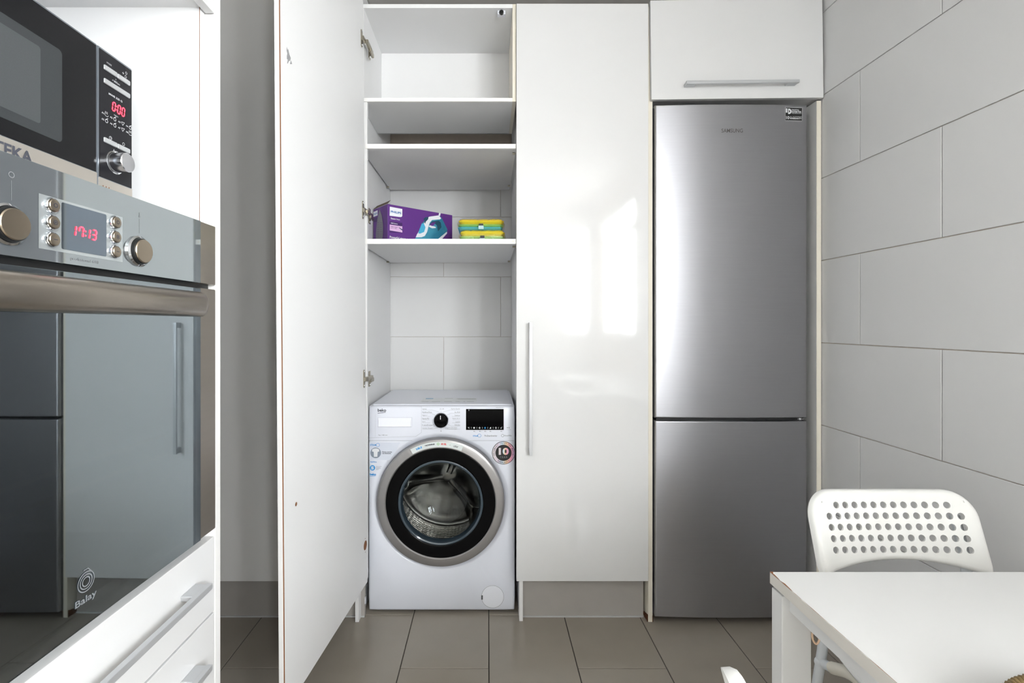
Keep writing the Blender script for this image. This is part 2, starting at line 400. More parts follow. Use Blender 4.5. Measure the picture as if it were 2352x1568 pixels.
obj('scuff_mark', sc, mat('scuff_grey', (150, 150, 152), .8, var=.25, vscale=120), dr)
u, v = PD.px(680, 1157.5); u2, v2 = PD.px(839.5, 1251); u2 = min(u2, -.0225)
for uu, vv, rr in ((u, v, .0055), (u2, v2, .0175), (u2, v2-.026, .0022), (u2, v2+.026, .0022)):
    hm = MB(); disc_uv(hm, PD, uu, vv, rr, .0005); obj('drill_hole', hm, M_RAW, dr)
def hinge(z):
    hb = MB(); vz = z-.167
    hb.poly([(-.032, vz-.030), (-.026, vz-.036), (-.020, vz-.030), (-.018, vz+.026), (-.024, vz+.034), (-.032, vz+.030)], PD.M @ Matrix.Translation((0, 0, .0002)), .003)
    hb.box(-.034, -.006, vz-.011, vz+.006, .003, .012, .002, 1, PD.M)
    hb.box(-.4745, -.4625, 1.855, 1.940, z-.013, z+.003, .002, 1)
    hb.box(-.4745, -.4705, 1.905, 1.928, z-.040, z+.022, .0015, 1)
    hb.box(-.471, -.4605, 1.895, 1.945, z-.022, z-.006, .002, 1)
    h_ = obj('hinge', hb, M_NICKEL, dr)
    for vv in (-.026, .026): obj('hinge_screw', MB().lathe([(0, .0018), (.003, .0012), (.0035, 0)], PD.M @ Matrix.Translation((-.025, vz+vv, .0034)), 12), M_CHROME, h_)
    obj('hinge_screw', MB().lathe([(0, .002), (.003, .0012), (.0035, 0)], Matrix.Translation((-.4705, 1.9165, z-.032)) @ Matrix.Rotation(PI/2, 4, 'Y'), 12), M_CHROME, h_)
for z in (2.272, 1.612, .962): hinge(z)
def bar_handle(name, parent, P, u0, u1, v, m=M_ALU, wd=.012, out=.030, vert=False, post=.04):
    """flat bar on two end blocks; P faces outwards"""
    hb = MB()
    if vert:
        hb.box(v-wd/2, v+wd/2, u0, u1, out-.008, out, .0012, 2, P.M)
        for a, b in ((u0, u0+post), (u1-post, u1)): hb.box(v-wd/2+.001, v+wd/2-.001, a+.001, b, 0, out-.007, .001, 1, P.M)
    else:
        hb.box(u0, u1, v-wd/2, v+wd/2, out-.010, out, .0012, 2, P.M)
        for a, b in ((u0, u0+post), (u1-post, u1)): hb.box(a+.001, b-.001, v-wd/2+.001, v+wd/2-.001, 0, out-.009, .001, 1, P.M)
    return obj(name, hb, m, parent)
PDO = Plane(PD.P-PD.N*.0175, -PD.U, PD.V)
bar_handle('handle', dr, PDO, .53, 1.04, DW-.055, vert=True, post=.025)

# closed glossy tall cabinet
PC = Plane((0, DF, 0), (1, 0, 0), (0, 0, 1))
c = thing('tall_cabinet', 'closed tall cabinet with a high gloss white door reflecting the window', 'cabinet', (.38, 2.2, 0))
bx('side_panel', M_INNER, c, .125, .139, DCF+.006, 2.495, .0, 2.429)
bx('carcass', M_INNER, c, .1405, .6305, DCF+.006, 2.49, .165, 2.42)
dr = bx('door', M_GLOSS, c, .1125, .6285, DF, DCF+.003, .167, 2.4235, .0018)
bar_handle('handle', dr, PC, .666, 1.178, .166, vert=True, wd=.012, out=.032, post=.022)
pl = bx('plinth', M_PLINTH, c, .1305, .6235, DPL, DPL+.016, 0, .163)
bx('sealant_bead', M_CAULK, pl, .1305, .6235, DPL-.004, DPL, 0, .005)

# fridge housing
c = thing('fridge_housing', 'white fridge housing with two tall side panels and a lift-up cupboard door on top', 'cabinet', (.97, 2.2, 0))
sp = bx('side_panel', M_CREAM, c, .632, .6485, DCF, 2.49, 0, 2.42, .001)
bx('inner_face', M_INNER, sp, .6485, .6492, DCF+.002, 2.49, .02, 2.06)
sw = MB(); 
for i in range(9): sw.box(.6295+random.uniform(-.001, .001), .6315, DCF+.002+i*.006, DCF+.008+i*.006, 0, .03-.003*i+random.uniform(-.004, .006))
sw.box(.6485, .6515, DCF+.001, DCF+.02, 0, .024)
obj('swollen_edge', sw, M_SWOLL, sp)
bx('side_panel', M_CREAM, c, 1.2950, 1.3125, DCF, 2.49, 0, 2.05, .001)
bx('inner_face', M_INNER, c, 1.2944, 1.2950, DCF+.002, 2.49, .0, 2.05)
bx('upper_box', M_INNER, c, .650, 1.3120, DCF+.004, 2.48, 2.062, 2.42, .001)
PU = Plane((.974, DF-.004, 2.244), (1, 0, .012), (-.012, 0, 1))
dr = obj('door', MB().box(-.3375, .334, -.1935, .1935, -.018, 0, .0018, 2, PU.M), M_GLOSS, c)
a, b = PU.px(1570, 190), PU.px(1825, 186)
bar_handle('handle', dr, PU, a[0], b[0], (a[1]+b[1])/2-.014, wd=.012, out=.032)

# ------------------------------------------------------------------ fridge freezer
fr = thing('fridge_freezer', 'tall brushed steel fridge freezer standing between white housing panels', 'fridge', (.95, 2.15, 0))
bx('body', M_DARK, fr, .662, 1.238, 1.925, 2.44, .03, 2.016, .004)
FX0, FX1, FD = .6535, 1.2455, 1.866
fbul = lambda x: .009*(1-((x-(FX0+FX1)/2)/((FX1-FX0)/2))**2)
def fridge_door(z0, z1):
    t = bmesh.new(); n = 28; cr = .006; xs = [FX0, FX0+.002]+[FX0+.006+(FX1-FX0-.012)*i/n for i in range(n+1)]+[FX1-.002, FX1]
    rows = []
    for z, back in ((z0, .0065), (z0+.002, .002), (z0+.006, 0), (z1-.006, 0), (z1-.002, .002), (z1, .0065)):
        r = []
        for i, x in enumerate(xs):
            e = {0: .0065, 1: .002, len(xs)-1: .0065, len(xs)-2: .002}.get(i, 0)
            r.append(t.verts.new((x, FD-fbul(x)+max(e, back), z)))
        rows.append(r)
    for a, b in zip(rows, rows[1:]):
        for i in range(len(xs)-1): t.faces.new((a[i], a[i+1], b[i+1], b[i]))
    loop = rows[0]+[r[-1] for r in rows[1:]]+rows[-1][-2::-1]+[r[0] for r in rows[-2:0:-1]]
    bk = [t.verts.new((v.co.x, FD+.055, v.co.z)) for v in loop]; m = len(loop)
    for i in range(m): t.faces.new((loop[i], bk[i], bk[(i+1) % m], loop[(i+1) % m]))
    t.faces.new(bk); bmesh.ops.recalc_face_normals(t, faces=t.faces)
    mb_ = MB(); mb_.add(t); return mb_
PFR = Plane((0, FD-.0092, 0), (1, 0, 0), (0, 0, 1))
fd1 = obj('fridge_door', fridge_door(.806, 2.026), M_STEEL, fr)
fd2 = obj('freezer_door', fridge_door(.030, .795), M_STEEL, fr)
bx('gasket', M_BLACK, fr, FX0+.008, FX1-.008, FD+.012, FD+.058, .785, .815)
bx('gasket', M_BLACK, fr, FX0+.006, FX1-.006, FD+.055, FD+.060, .04, 2.02)
hg = MB(); hg.cyl((1.225, FD+.012, .797), (1.225, FD+.012, .804), .006, 12); hg.box(1.213, 1.24, FD+.008, FD+.03, .7985, .8015)
obj('door_hinge', hg, M_CHROME, fr)
lg = MB(); text_px(lg, 'SAMSUNG', PFR, 1657, 304.5, 1706, 295.5, .0006, .008); obj('logo', lg, mat('logo_grey', (104, 100, 98), .5, .4), fd1)
st = MB(); PST = Plane((1.183, FD-fbul(1.183), 0), (1, .018*(1.183-(FX0+FX1)/2)/((FX1-FX0)/2)**2, 0), (0, 0, 1))
q = [(1802.5, 277.5), (1842, 278.5), (1842.5, 247.5), (1803, 246)]; quad_px(st, PST, q, .0010)
sto = obj('warranty_sticker', st, mat('sticker_silver', (196, 196, 198), .4), fd1)
st = MB(); quad_px(st, PST, [(1803.4, 276.5), (1841.2, 277.5), (1841.6, 248.4), (1803.8, 247)], .0014); obj('sticker_field', st, M_BLACK, sto)
st = MB()
text_px(st, 'DIGITAL', PST, 1818, 254.6, 1835, 251.6, .0019, .02); text_px(st, 'INVERTER', PST, 1818, 259.2, 1840, 255.8, .0019, .02)
text_px(st, 'TECHNOLOGY', PST, 1818, 261.6, 1840, 260.2, .0019); text_px(st, '10', PST, 1804.8, 274, 1812.2, 267, .0019, .02)
text_px(st, 'WARRANTY', PST, 1813, 274, 1840.5, 270.6, .0019, .03); text_px(st, 'YEAR', PST, 1813, 269, 1818, 267.6, .0019)
text_px(st, 'ON COMPRESSOR', PST, 1820, 269, 1840.5, 267.8, .0019)
u, v = PST.px(1811.5, 255.5); ub, vb = PST.px(1804.3, 262)
rect_uv(st, PST, ub, ub+.006, v-.006, v+.0105, .0019)
t = bmesh.new(); n = 14; A = []; B = []
for i in range(n+1):
    a = -PI/2+PI*i/n; A.append(t.verts.new((u+.0105*math.cos(a)*.95, v-.001+.0105*math.sin(a), .0019))); B.append(t.verts.new((u+.0045*math.cos(a), v-.001+.0045*math.sin(a), .0019)))
for i in range(n): t.faces.new((A[i], A[i+1], B[i+1], B[i]))
st.add(t, PST.M); rect_uv(st, PST, u-.0035, u, v-.0115, v+.0095, .0019)
obj('sticker_lettering', st, M_INKW, sto)

# ------------------------------------------------------------------ washing machine
WX0, WX1, WD0, WD1, WZ0, WZ1 = -.4835, .1105, 1.938, 2.405, .0115, .840
wm = thing('washing_machine', 'white front loading washing machine with silver ringed porthole in the open cabinet', 'washing machine', (-.187, 2.17, 0))
PW = Plane((0, WD0, 0), (1, 0, 0), (0, 0, 1))
WC = (-.1887, .4545); RH = .2585
def wbody():
    t = bmesh.new(); angs = [2*PI*i/96 for i in range(96)]
    def rect(inset, d, rc):
        x0, x1, z0, z1 = WX0+inset, WX1-inset, WZ0+inset, WZ1-inset; out = []
        for a in angs:
            ca, sa = math.cos(a), math.sin(a); k_ = 1e9
            if ca > 1e-9: k_ = min(k_, (x1-WC[0])/ca)
            if ca < -1e-9: k_ = min(k_, (x0-WC[0])/ca)
            if sa > 1e-9: k_ = min(k_, (z1-WC[1])/sa)
            if sa < -1e-9: k_ = min(k_, (z0-WC[1])/sa)
            out.append([WC[0]+ca*k_, WC[1]+sa*k_])
        for cx, cz in ((x0, z0), (x1, z0), (x0, z1), (x1, z1)):     # snap nearest sample to each corner
            j = min(range(96), key=lambda i: (out[i][0]-cx)**2+(out[i][1]-cz)**2)
            out[j] = [cx+(rc if cx == x0 else -rc), cz+(rc if cz == z0 else -rc)]
        return [t.verts.new((p[0], d, p[1])) for p in out]
    circ = lambda r, d: [t.verts.new((WC[0]+r*math.cos(a), d, WC[1]+r*math.sin(a))) for a in angs]
    rings = [circ(RH-.02, WD0+.07), circ(RH-.002, WD0+.018), circ(RH+.004, WD0+.012), circ(RH+.013, WD0+.003), circ(RH+.019, WD0),
             rect(.010, WD0, .001), rect(.004, WD0+.0025, .0012), rect(.001, WD0+.007, .0018), rect(0, WD0+.014, .002), rect(0, WD1, .002)]
    for A, B in zip(rings, rings[1:]):
        for i in range(96): t.faces.new((A[i], A[(i+1) % 96], B[(i+1) % 96], B[i]))
    t.faces.new(rings[-1]); bmesh.ops.recalc_face_normals(t, faces=t.faces)
    m_ = MB(); m_.add(t); return m_
body = obj('body', wbody(), M_APPL, wm, 40)
tp = MB(); tp.box(WX0+.012, WX1-.012, WD0+.03, WD1-.006, WZ1-.004, WZ1+.0035, .003); obj('top_panel', tp, M_APPL, wm)
for xx in (WX0+.05, WX1-.05):
    for yy in (WD0+.06, WD1-.06): obj('foot', MB().cyl((xx, yy, 0), (xx, yy, .016), .02, 16), M_BLACK, wm)
vv = .7005
for a, b in ((WX0+.001, -.305), (-.072, WX1-.001)):
    sm = MB(); rect_uv(sm, PW, a, b, vv-.0005, vv+.0005, .0003); obj('panel_seam', sm, M_INK, body)
# door: collar, silver ring, black ring, glass bowl, drum
MWD = Matrix.Translation((WC[0], WD0, WC[1])) @ Matrix.Rotation(PI/2, 4, 'X')       # +z of the lathe points to the room
wd = obj('door', MB().lathe([(.2565, -.02), (.2575, .010), (.254, .019), (.246, .023), (.2235, .024), (.2195, .020), (.2195, .005), (.2565, -.02)], MWD, 128), M_SILV, wm)
obj('dark_ring', MB().lathe([(.2193, .0), (.2193, .0195), (.2165, .0215), (.176, .0195), (.1705, .0165), (.1705, .0)], MWD, 128), M_BGLASS, wd)
bowl = MB().lathe([(.1703, .004), (.1703, .016), (.165, .0175), (.158, .012), (.150, -.004), (.143, -.030), (.130, -.062), (.105, -.088), (.06, -.103), (0, -.108)], MWD, 96)
obj('glass_bowl', bowl, M_BOWL, wd)
obj('glass_rim', MB().lathe([(.1702, .0165), (.1665, .0185), (.162, .0165), (.1575, .008), (.1545, -.006), (.158, -.006), (.1702, .006)], MWD, 96), mat('blue_grey_glass_rim', (62, 74, 84), .08, coat=.3), wd)
obj('gasket', MB().lathe([(.24, -.02), (.19, -.018), (.172, -.022), (.166, -.035), (.172, -.05), (.186, -.06), (.19, -.075), (.215, -.08)], MWD, 96), M_GASKET, wm)
# stainless drum with embossed dimples and lifters
m = mat('drum_steel', (178, 176, 172), .16, 1.0, var=.04); nt = m.node_tree
vo = nt.nodes.new('ShaderNodeTexVoronoi'); vo.inputs['Scale'].default_value = 62; vo.inputs['Randomness'].default_value = .12
tc = nt.nodes.new('ShaderNodeTexCoord'); bp = nt.nodes.new('ShaderNodeBump'); bp.inputs['Strength'].default_value = .9; bp.inputs['Distance'].default_value = .004
nt.links.new(tc.outputs['Object'], vo.inputs['Vector']); nt.links.new(vo.outputs['Distance'], bp.inputs['Height']); nt.links.new(bp.outputs['Normal'], nt.nodes['Principled BSDF'].inputs['Normal'])
obj('drum', MB().lathe([(.205, -.082), (.235, -.09), (.238, -.11), (.238, -.345)], MWD, 96), m, wm)
M_DR2 = mat('drum_back_steel', (150, 147, 142), .2, 1.0, var=.05, vscale=40)
obj('drum_back', MB().lathe([(.238, -.345), (.22, -.352), (.19, -.35), (.17, -.335), (.09, -.325), (.05, -.31), (.0, -.305)], MWD, 96), M_DR2, wm)
for i in range(3):
    a = PI*(.38+2*i/3); lf = MB()
    Mi = MWD @ Matrix.Rotation(a, 4, 'Z')
    secs = []
    t = bmesh.new()
    for zz, hh in ((-.10, .028), (-.18, .058), (-.26, .064), (-.335, .05)):
        secs.append([t.verts.new((.238-h_, y_, zz)) for h_, y_ in ((-.002, -.042), (hh*.55, -.026), (hh, -.008), (hh, .008), (hh*.55, .026), (-.002, .042))])
    for A, B in zip(secs, secs[1:]):
        for j in range(5): t.faces.new((A[j], A[j+1], B[j+1], B[j]))
    t.faces.new(secs[0]); bmesh.ops.recalc_face_normals(t, faces=t.faces); lf.add(t, Mi)
    obj('lifter', lf, M_DR2, wm, 60)
    ar = MB(); t = bmesh.new(); secs = []
    for rr, wd_ in ((.02, .05), (.07, .034), (.12, .032), (.17, .042), (.215, .06)):
        secs.append([t.verts.new((rr, y_, zz)) for y_, zz in ((-wd_, -.36), (-wd_*.6, -.318), (-wd_*.25, -.306), (wd_*.25, -.306), (wd_*.6, -.318), (wd_, -.36))])
    for A, B in zip(secs, secs[1:]):
        for j in range(5): t.faces.new((A[j], A[j+1], B[j+1], B[j]))
    bmesh.ops.recalc_face_normals(t, faces=t.faces); ar.add(t, Mi); obj('drum_rib', ar, M_DR2, wm, 70)
# control panel pieces
kx, kz = PW.px(1013, 965)
MK = Matrix.Translation((kx, WD0, kz)) @ Matrix.Rotation(PI/2, 4, 'X')
kr = obj('dial_ring', MB().lathe([(.031, 0), (.031, .003), (.0285, .006), (.0265, .003)], MK, 48), M_CHROME, wm)
kn = obj('dial', MB().lathe([(.026, 0), (.026, .020), (.024, .0225), (0, .0235)], MK, 48), M_BGLASS, wm)
ln = MB(); rect_uv(ln, PW, kx-.0014, kx+.0014, kz+.008, kz+.0235, .0242); obj('dial_pointer', ln, M_INKW, kn)
dp = MB(); a, b = PW.px(1070.3, 987), PW.px(1157, 939); dp.box(a[0], b[0], a[1], b[1], -.004, .0012, .0006, 1, PW.M)
disp = obj('display', dp, M_BGLASS, wm)
ic = MB(); bl = MB()
for i in range(7):
    x = 1076.5+i*12.5; u, v = PW.px(x, 982)
    tgt = bl if i == 3 else ic
    if i in (1, 5): disc_uv(tgt, PW, u, v, .0035, .0016, .0 if i == 1 else .0024, 16)
    elif i == 0: put_text(tgt, '\u00b0C', PW, u-.0035, u+.0035, v-.0032, v+.0032, .0016, .02)
    elif i == 6: disc_uv(tgt, PW, u-.001, v-.001, .0024, .0016, .0015, 12); line_uv(tgt, PW, [(u, v+.001), (u+.003, v+.004)], .001, .0016)
    elif i == 4: tgt.poly([(u-.004, v-.003, .0016), (u+.003, v-.003, .0016), (u+.002, v+.004, .0016)], PW.M)
    else:
        tgt.poly([(u-.0045, v, .0016), (u, v-.004, .0016), (u+.0045, v, .0016), (u, v+.0012, .0016)], PW.M); disc_uv(tgt, PW, u, v+.003, .0012, .0016, n=8)
    if i < 6: line_uv(ic, PW, [(u+.011, v-.0035), (u+.011, v+.0035)], .0009, .0016)
line_uv(ic, PW, [PW.px(1077, 940), PW.px(1077, 943)], .002, .0016)
obj('display_icons', ic, M_INKW, disp); obj('display_icon_blue', bl, M_BLUE, disp)
# detergent drawer: grip recess framed by a lip
a, b = PW.px(867, 981), PW.px(946.5, 958)
dd = MB(); dd.box(a[0], b[0], a[1], b[1], -.002, .0015, .0012, 2, PW.M)
dg = obj('detergent_drawer', dd, mat('lilac_white_plastic', (214, 215, 228), .25), wm)
d2 = MB()
t = bmesh.new(); U0, U1, V0, V1 = a[0]+.002, b[0]-.002, a[1]+.002, b[1]-.002
f_ = [t.verts.new(p) for p in ((U0, V0, .0016), (U1, V0, .0016), (U1, V1, .0016), (U0, V1, .0016), (U0+.003, V0+.002, .006), (U1-.003, V0+.002, .006), (U1-.003, V1-.012, .0022), (U0+.003, V1-.012, .0022))]
for q in ((0, 1, 5, 4), (1, 2, 6, 5), (2, 3, 7, 6), (3, 0, 4, 7), (4, 5, 6, 7)): t.faces.new([f_[i] for i in q])
bmesh.ops.recalc_face_normals(t, faces=t.faces); d2.add(t, PW.M); obj('grip', d2, M_APPL2, dg)
fl = MB(); fu, fv = PW.px(1131.5, 1370)
disc_uv(fl, PW, fu, fv, .0455, .0002, .0445, 48)
fc = obj('filter_cover', MB().lathe([(.0442, 0), (.0442, .0006), (.043, .0012), (0, .0014)], Matrix.Translation((fu, WD0, fv)) @ Matrix.Rotation(PI/2, 4, 'X'), 48), M_APPL2, wm)
obj('cover_joint', fl, M_INK, fc)
fl = MB(); rect_uv(fl, PW, fu-.046, fu-.0395, fv-.011, fv+.007, .0018, .002); obj('cover_slot', fl, M_GASKET, fc)
# print on the panel
pr = MB(); T = lambda s_, x0, y0, x1, y1, b=0.0: text_px(pr, s_, PW, x0, y0, x1, y1, .0006, b)
left = ['Camisas', 'Multifibras/Mistas', 'Hygiene +', 'Manchas PRO', 'Sport', 'R. oscura/R. escura', 'Aclarado / Enxaguar']
lw = [10, 22, 12, 16, 7, 23, 24]
for i, s_ in enumerate(left):
    y = 940.3+i*7.35; T(s_, 970, y, 970+lw[i], y-3.2)
right = ['Algod\u00f3n/Algod\u00e3o', 'Eco 40-60', 'Sint\u00e9ticos', "R\u00e1pido 28'/14'", 'Lana/L\u00e3', 'Delicados']
rw = [21, 12, 12, 17, 10, 12]
for i, s_ in enumerate(right):
    y = 940.3+i*7.35; T(s_, 1056.5-rw[i], y, 1056.5, y-3.2)
T('Programa descargado', 1024, 983, 1050, 980.2); T('Programa descarregado', 1023, 986.3, 1050, 983.6); T('On / Off', 1010, 940.3, 1019.5, 937.4)
for i in range(7):
    y = 941.3+i*7.35; s_ = (y-964)/45
    xa = 1013-math.sqrt(max(0, 20**2-min(19.5, abs(y-964))**2))-1.5
    xk = 1013-(12+14*(1-abs(s_)*.9))
    line_uv(pr, PW, [PW.px(970, y), PW.px(min(xa, xk)-1, y)]+([PW.px(xa+1.2, y+(4.5 if y < 964 else -4.5))] if abs(y-964) > 12 else []), .0006)
    line_uv(pr, PW, [PW.px(1056.5, y), PW.px(2026-min(xa, xk)+1, y)]+([PW.px(2026-xa-1.2, y+(4.5 if y < 964 else -4.5))] if abs(y-964) > 12 else []), .0006)
line_uv(pr, PW, [PW.px(1013, 943), PW.px(1013, 947)], .0006); line_uv(pr, PW, [PW.px(1013, 982), PW.px(1013, 986)], .0006)
u, v = PW.px(1013, 989.5); disc_uv(pr, PW, u, v, .0022, .0006, .0012, 12)
for x in (1089, 1102, 1114, 1126, 1151): u, v = PW.px(x, 990); disc_uv(pr, PW, u, v, .0022, .0006, .001, 12); line_uv(pr, PW, [(u+.003, v-.001), (u+.006, v-.001)], .001)
T('9kg | 1400 rpm', 869, 1000.5, 890, 997.7, .01)
T('ProSmartInverter', 1113, 1002.3, 1142, 998.3, .015); T('HomeWhiz', 1158.5, 1001.5, 1175, 998.3, .01)
u, v = PW.px(1154.5, 1000); disc_uv(pr, PW, u, v, .0058, .0006, .0045, 16)
T('WTE 9744 XDN', 1139, 936.5, 1156.5, 934.7)
u, v = PW.px(1166, 982); pr.poly([(u-.003, v-.003, .0006), (u+.0015, v, .0006), (u-.003, v+.003, .0006)], PW.M)
for k_ in (.0035, .006): rect_uv(pr, PW, u+k_, u+k_+.0013, v-.003, v+.003, .0006)
line_uv(pr, PW, [PW.px(1163, 986.5), PW.px(1174, 986.5)], .0006)
line_uv(pr, PW, [PW.px(968, 933), PW.px(968, 993), PW.px(955, 1002), PW.px(846, 1005)], .0005)
line_uv(pr, PW, [PW.px(862, 951), PW.px(862, 1003)], .0003)
pnt = obj('panel_print', pr, M_INK, body)
pr = MB(); text_px(pr, 'beko', PW, 867.5, 945.2, 887, 938, .0007, .03); line_uv(pr, PW, [PW.px(867.5, 948.5), PW.px(886, 946.6)], .002)
obj('logo', pr, M_INKD, body)
pr = MB(); text_px(pr, 'STEAM', PW, 1086, 1002.5, 1098, 999, .0007, .03); u, v = PW.px(1101, 1000); disc_uv(pr, PW, u, v, .0075, .0007, .0062, 20); obj('blue_print', pr, M_BLUE, body)
# stickers
s1 = MB(); quad_px(s1, PW, [(848, 1056), (895, 1056), (908, 1038), (919, 1016), (848, 1015.5)], .0004)
sk = obj('feature_sticker', s1, mat('sticker_pale', (203, 208, 220), .3), body)
s1 = MB(); text_px(s1, 'STEAM', PW, 850.5, 1023.6, 864.5, 1019.3, .0009, .03); u, v = PW.px(868, 1021.5); disc_uv(s1, PW, u, v, .0075, .0009, .0062, 20)
text_px(s1, 'AddXtra', PW, 850.5, 1062, 865, 1058.2, .0009, .015); text_px(s1, 'beko', PW, 849.5, 1091.3, 864, 1086, .0009, .05); line_uv(s1, PW, [PW.px(849.5, 1093.4), PW.px(863.5, 1092)], .0016)
u, v = PW.px(855.7, 1074); disc_uv(s1, PW, u, v, .0108, .0007, 0, 28); obj('sticker_blue', s1, M_BLUE, sk)
s1 = MB(); text_px(s1, 'S', PW, 852.3, 1077.6, 859, 1070.4, .0012, .05); obj('sticker_symbol', s1, M_INKW, sk)
s1 = MB(); text_px(s1, 'Elimina manchas', PW, 878, 1038.6, 900.5, 1036, .0009, .03); text_px(s1, 'm\u00e1s f\u00e1cilmente', PW, 878, 1042, 898, 1039.4, .0009, .03)
for i, s_ in enumerate(('A\u00f1ade prendas', 'una vez ha', 'comenzado el', 'lavado')): text_px(s1, s_, PW, 863.5, 1071.5+i*2.3, 863.5+(13, 10, 11, 6)[i], 1069.9+i*2.3, .0009)
obj('sticker_lettering', s1, M_INKD, sk)
s1 = MB(); u, v = PW.px(863, 1039.5); disc_uv(s1, PW, u, v, .0215, .0008, .0, 32); obj('sticker_drum', s1, mat('sticker_drum_grey', (128, 138, 152), .3, var=.4, vscale=90), sk)
s1 = MB(); s1.poly([(u-.007, v-.016, .0012), (u+.007, v-.016, .0012), (u+.008, v+.004, .0012), (u+.015, v+.006, .0012), (u+.013, v+.015, .0012), (u+.004, v+.018, .0012), (u-.004, v+.018, .0012), (u-.013, v+.015, .0012), (u-.015, v+.006, .0012), (u-.008, v+.004, .0012)], PW.M); obj('sticker_shirt', s1, M_INKW, sk)
def irid(name):
    m = bpy.data.materials.new(name); m.use_nodes = True; nt = m.node_tree; p = nt.nodes['Principled BSDF']
    tc = nt.nodes.new('ShaderNodeTexCoord'); sx = nt.nodes.new('ShaderNodeSeparateXYZ'); mr = nt.nodes.new('ShaderNodeMapRange'); cr = nt.nodes.new('ShaderNodeValToRGB')
    mp = nt.nodes.new('ShaderNodeMapping'); mp.inputs['Rotation'].default_value = (0, .6, 0)
    c0 = PW.px(1156.5, 1039); mp.inputs['Location'].default_value = (0, 0, 0)
    nt.links.new(tc.outputs['Generated'], sx.inputs[0]); nt.links.new(sx.outputs['X'], mr.inputs['Value']); mr.inputs['From Min'].default_value = 0; mr.inputs['From Max'].default_value = 1
    e = cr.color_ramp.elements; e[0].position = 0; e[0].color = rgb((206, 200, 200)); e[1].position = 1; e[1].color = rgb((190, 160, 196))
    for po, co in ((.25, (205, 190, 205)), (.45, (186, 206, 220)), (.62, (222, 190, 150)), (.82, (220, 150, 170))):
        x = e.new(po); x.color = rgb(co)
    nt.links.new(mr.outputs[0], cr.inputs[0]); nt.links.new(cr.outputs[0], p.inputs['Base Color']); p.inputs['Roughness'].default_value = .3
    nt.nodes.remove(mp); return m
M_IRID = irid('holographic_foil')
u, v = PW.px(1156.5, 1039.5); R_ = 26.5/567
s1 = MB(); disc_uv(s1, PW, u, v, R_, .0004, 0, 56); rs = obj('round_sticker', s1, M_BLACK, body)
s1 = MB(); disc_uv(s1, PW, u, v, R_*.955, .0008, R_*.70, 56); obj('foil_ring', s1, M_IRID, rs)
s1 = MB(); put_text(s1, '10', PW, u-.0195, u+.0215, v-.0085, v+.0205, .0009, .045); obj('foil_number', s1, M_IRID, rs)
s1 = MB(); put_text(s1, 'Y E A R', PW, u-.0145, u+.0155, v-.021, v-.014, .0009, .01); obj('sticker_word', s1, M_INK, rs)
s1 = MB(); arc_text(s1, 'PROSMART INVERTER MOTOR', PW, u, v, R_*.83, .0062, PI*.5, PI*1.18, .0012, wf=.62); arc_text(s1, 'WARRANTY', PW, u, v, R_*.83, .0075, -PI/2, PI*.42, .0012, inward=True, wf=.75)
obj('ring_lettering', s1, M_INKD, rs)
# curved door sticker
PWD = Plane((0, WD0-.0241, 0), (1, 0, 0), (0, 0, 1))
s1 = MB(); t = bmesh.new(); A, B = [], []
c0 = (WC[0], WC[1])
for i in range(17):
    a = PI*(.662-.283*i/16); A.append(t.verts.new((c0[0]+.2475*math.cos(a), c0[1]+.2475*math.sin(a), .0006))); B.append(t.verts.new((c0[0]+.2265*math.cos(a), c0[1]+.2265*math.sin(a), .0006)))
for i in range(16): t.faces.new((B[i], B[i+1], A[i+1], A[i]))
s1.add(t, PWD.M); ds = obj('curved_sticker', s1, mat('sticker_white', (206, 212, 212), .3), wd)
s1 = MB(); arc_text(s1, 'beko', PWD, c0[0], c0[1], .2375, .009, PI*.617, .105, .0010, bold=.05, wf=.62); obj('sticker_blue', s1, M_BLUE, ds)
s1 = MB(); arc_text(s1, 'recommends', PWD, c0[0], c0[1], .239, .0058, PI*.557, .165, .0010, bold=.05, wf=.62); arc_text(s1, '+', PWD, c0[0], c0[1], .237, .004, PI*.448, .02, .001); arc_text(s1, 'Lenor', PWD, c0[0], c0[1], .236, .0075, PI*.416, .085, .0010, bold=.01, wf=.5); obj('sticker_lettering', s1, M_INKD, ds)
s1 = MB(); arc_text(s1, 'ARIEL', PWD, c0[0], c0[1], .2385, .0075, PI*.482, .095, .0010, bold=.05, wf=.6); obj('sticker_red', s1, mat('red_ink', (214, 60, 62), .6), ds)
s1 = MB(); a = PI*.512; disc_uv(s1, PWD, c0[0]+.2385*math.cos(a), c0[1]+.2385*math.sin(a), .0048, .001, .0032, 12); obj('sticker_green', s1, mat('green_ink', (110, 180, 70), .6), ds)
# label on the lid
PT = Plane((0, 0, WZ1+.0035), (1, 0, 0), (0, 1, 0))
s1 = MB(); a = PT.px(966, 922); b = PT.px(1096, 914); rect_uv(s1, PT, a[0], b[0], a[1]-.01, b[1], .0003)
lb = obj('lid_label', s1, mat('lid_label_pale', (212, 216, 220), .3), wm)
s1 = MB(); rect_uv(s1, PT, a[0]+.012, a[0]+.045, b[1]-.028, b[1]-.006, .0006); obj('label_blue', s1, mat('pale_blue_ink', (120, 168, 200), .5), lb)
s1 = MB()
for i, (f0, f1) in enumerate(((.40, .55), (.62, .98), (.65, .98))): rect_uv(s1, PT, a[0]+(b[0]-a[0])*f0, a[0]+(b[0]-a[0])*f1, b[1]-.012-i*.011, b[1]-.008-i*.011, .0006)
for f0, f1 in ((.02, .14), (.2, .35), (.42, .56), (.62, .7), (.76, .79), (.83, .95)): rect_uv(s1, PT, a[0]+(b[0]-a[0])*f0, a[0]+(b[0]-a[0])*f1, a[1]-.004, a[1]+.001, .0006)
obj('label_lettering', s1, M_INK, lb)

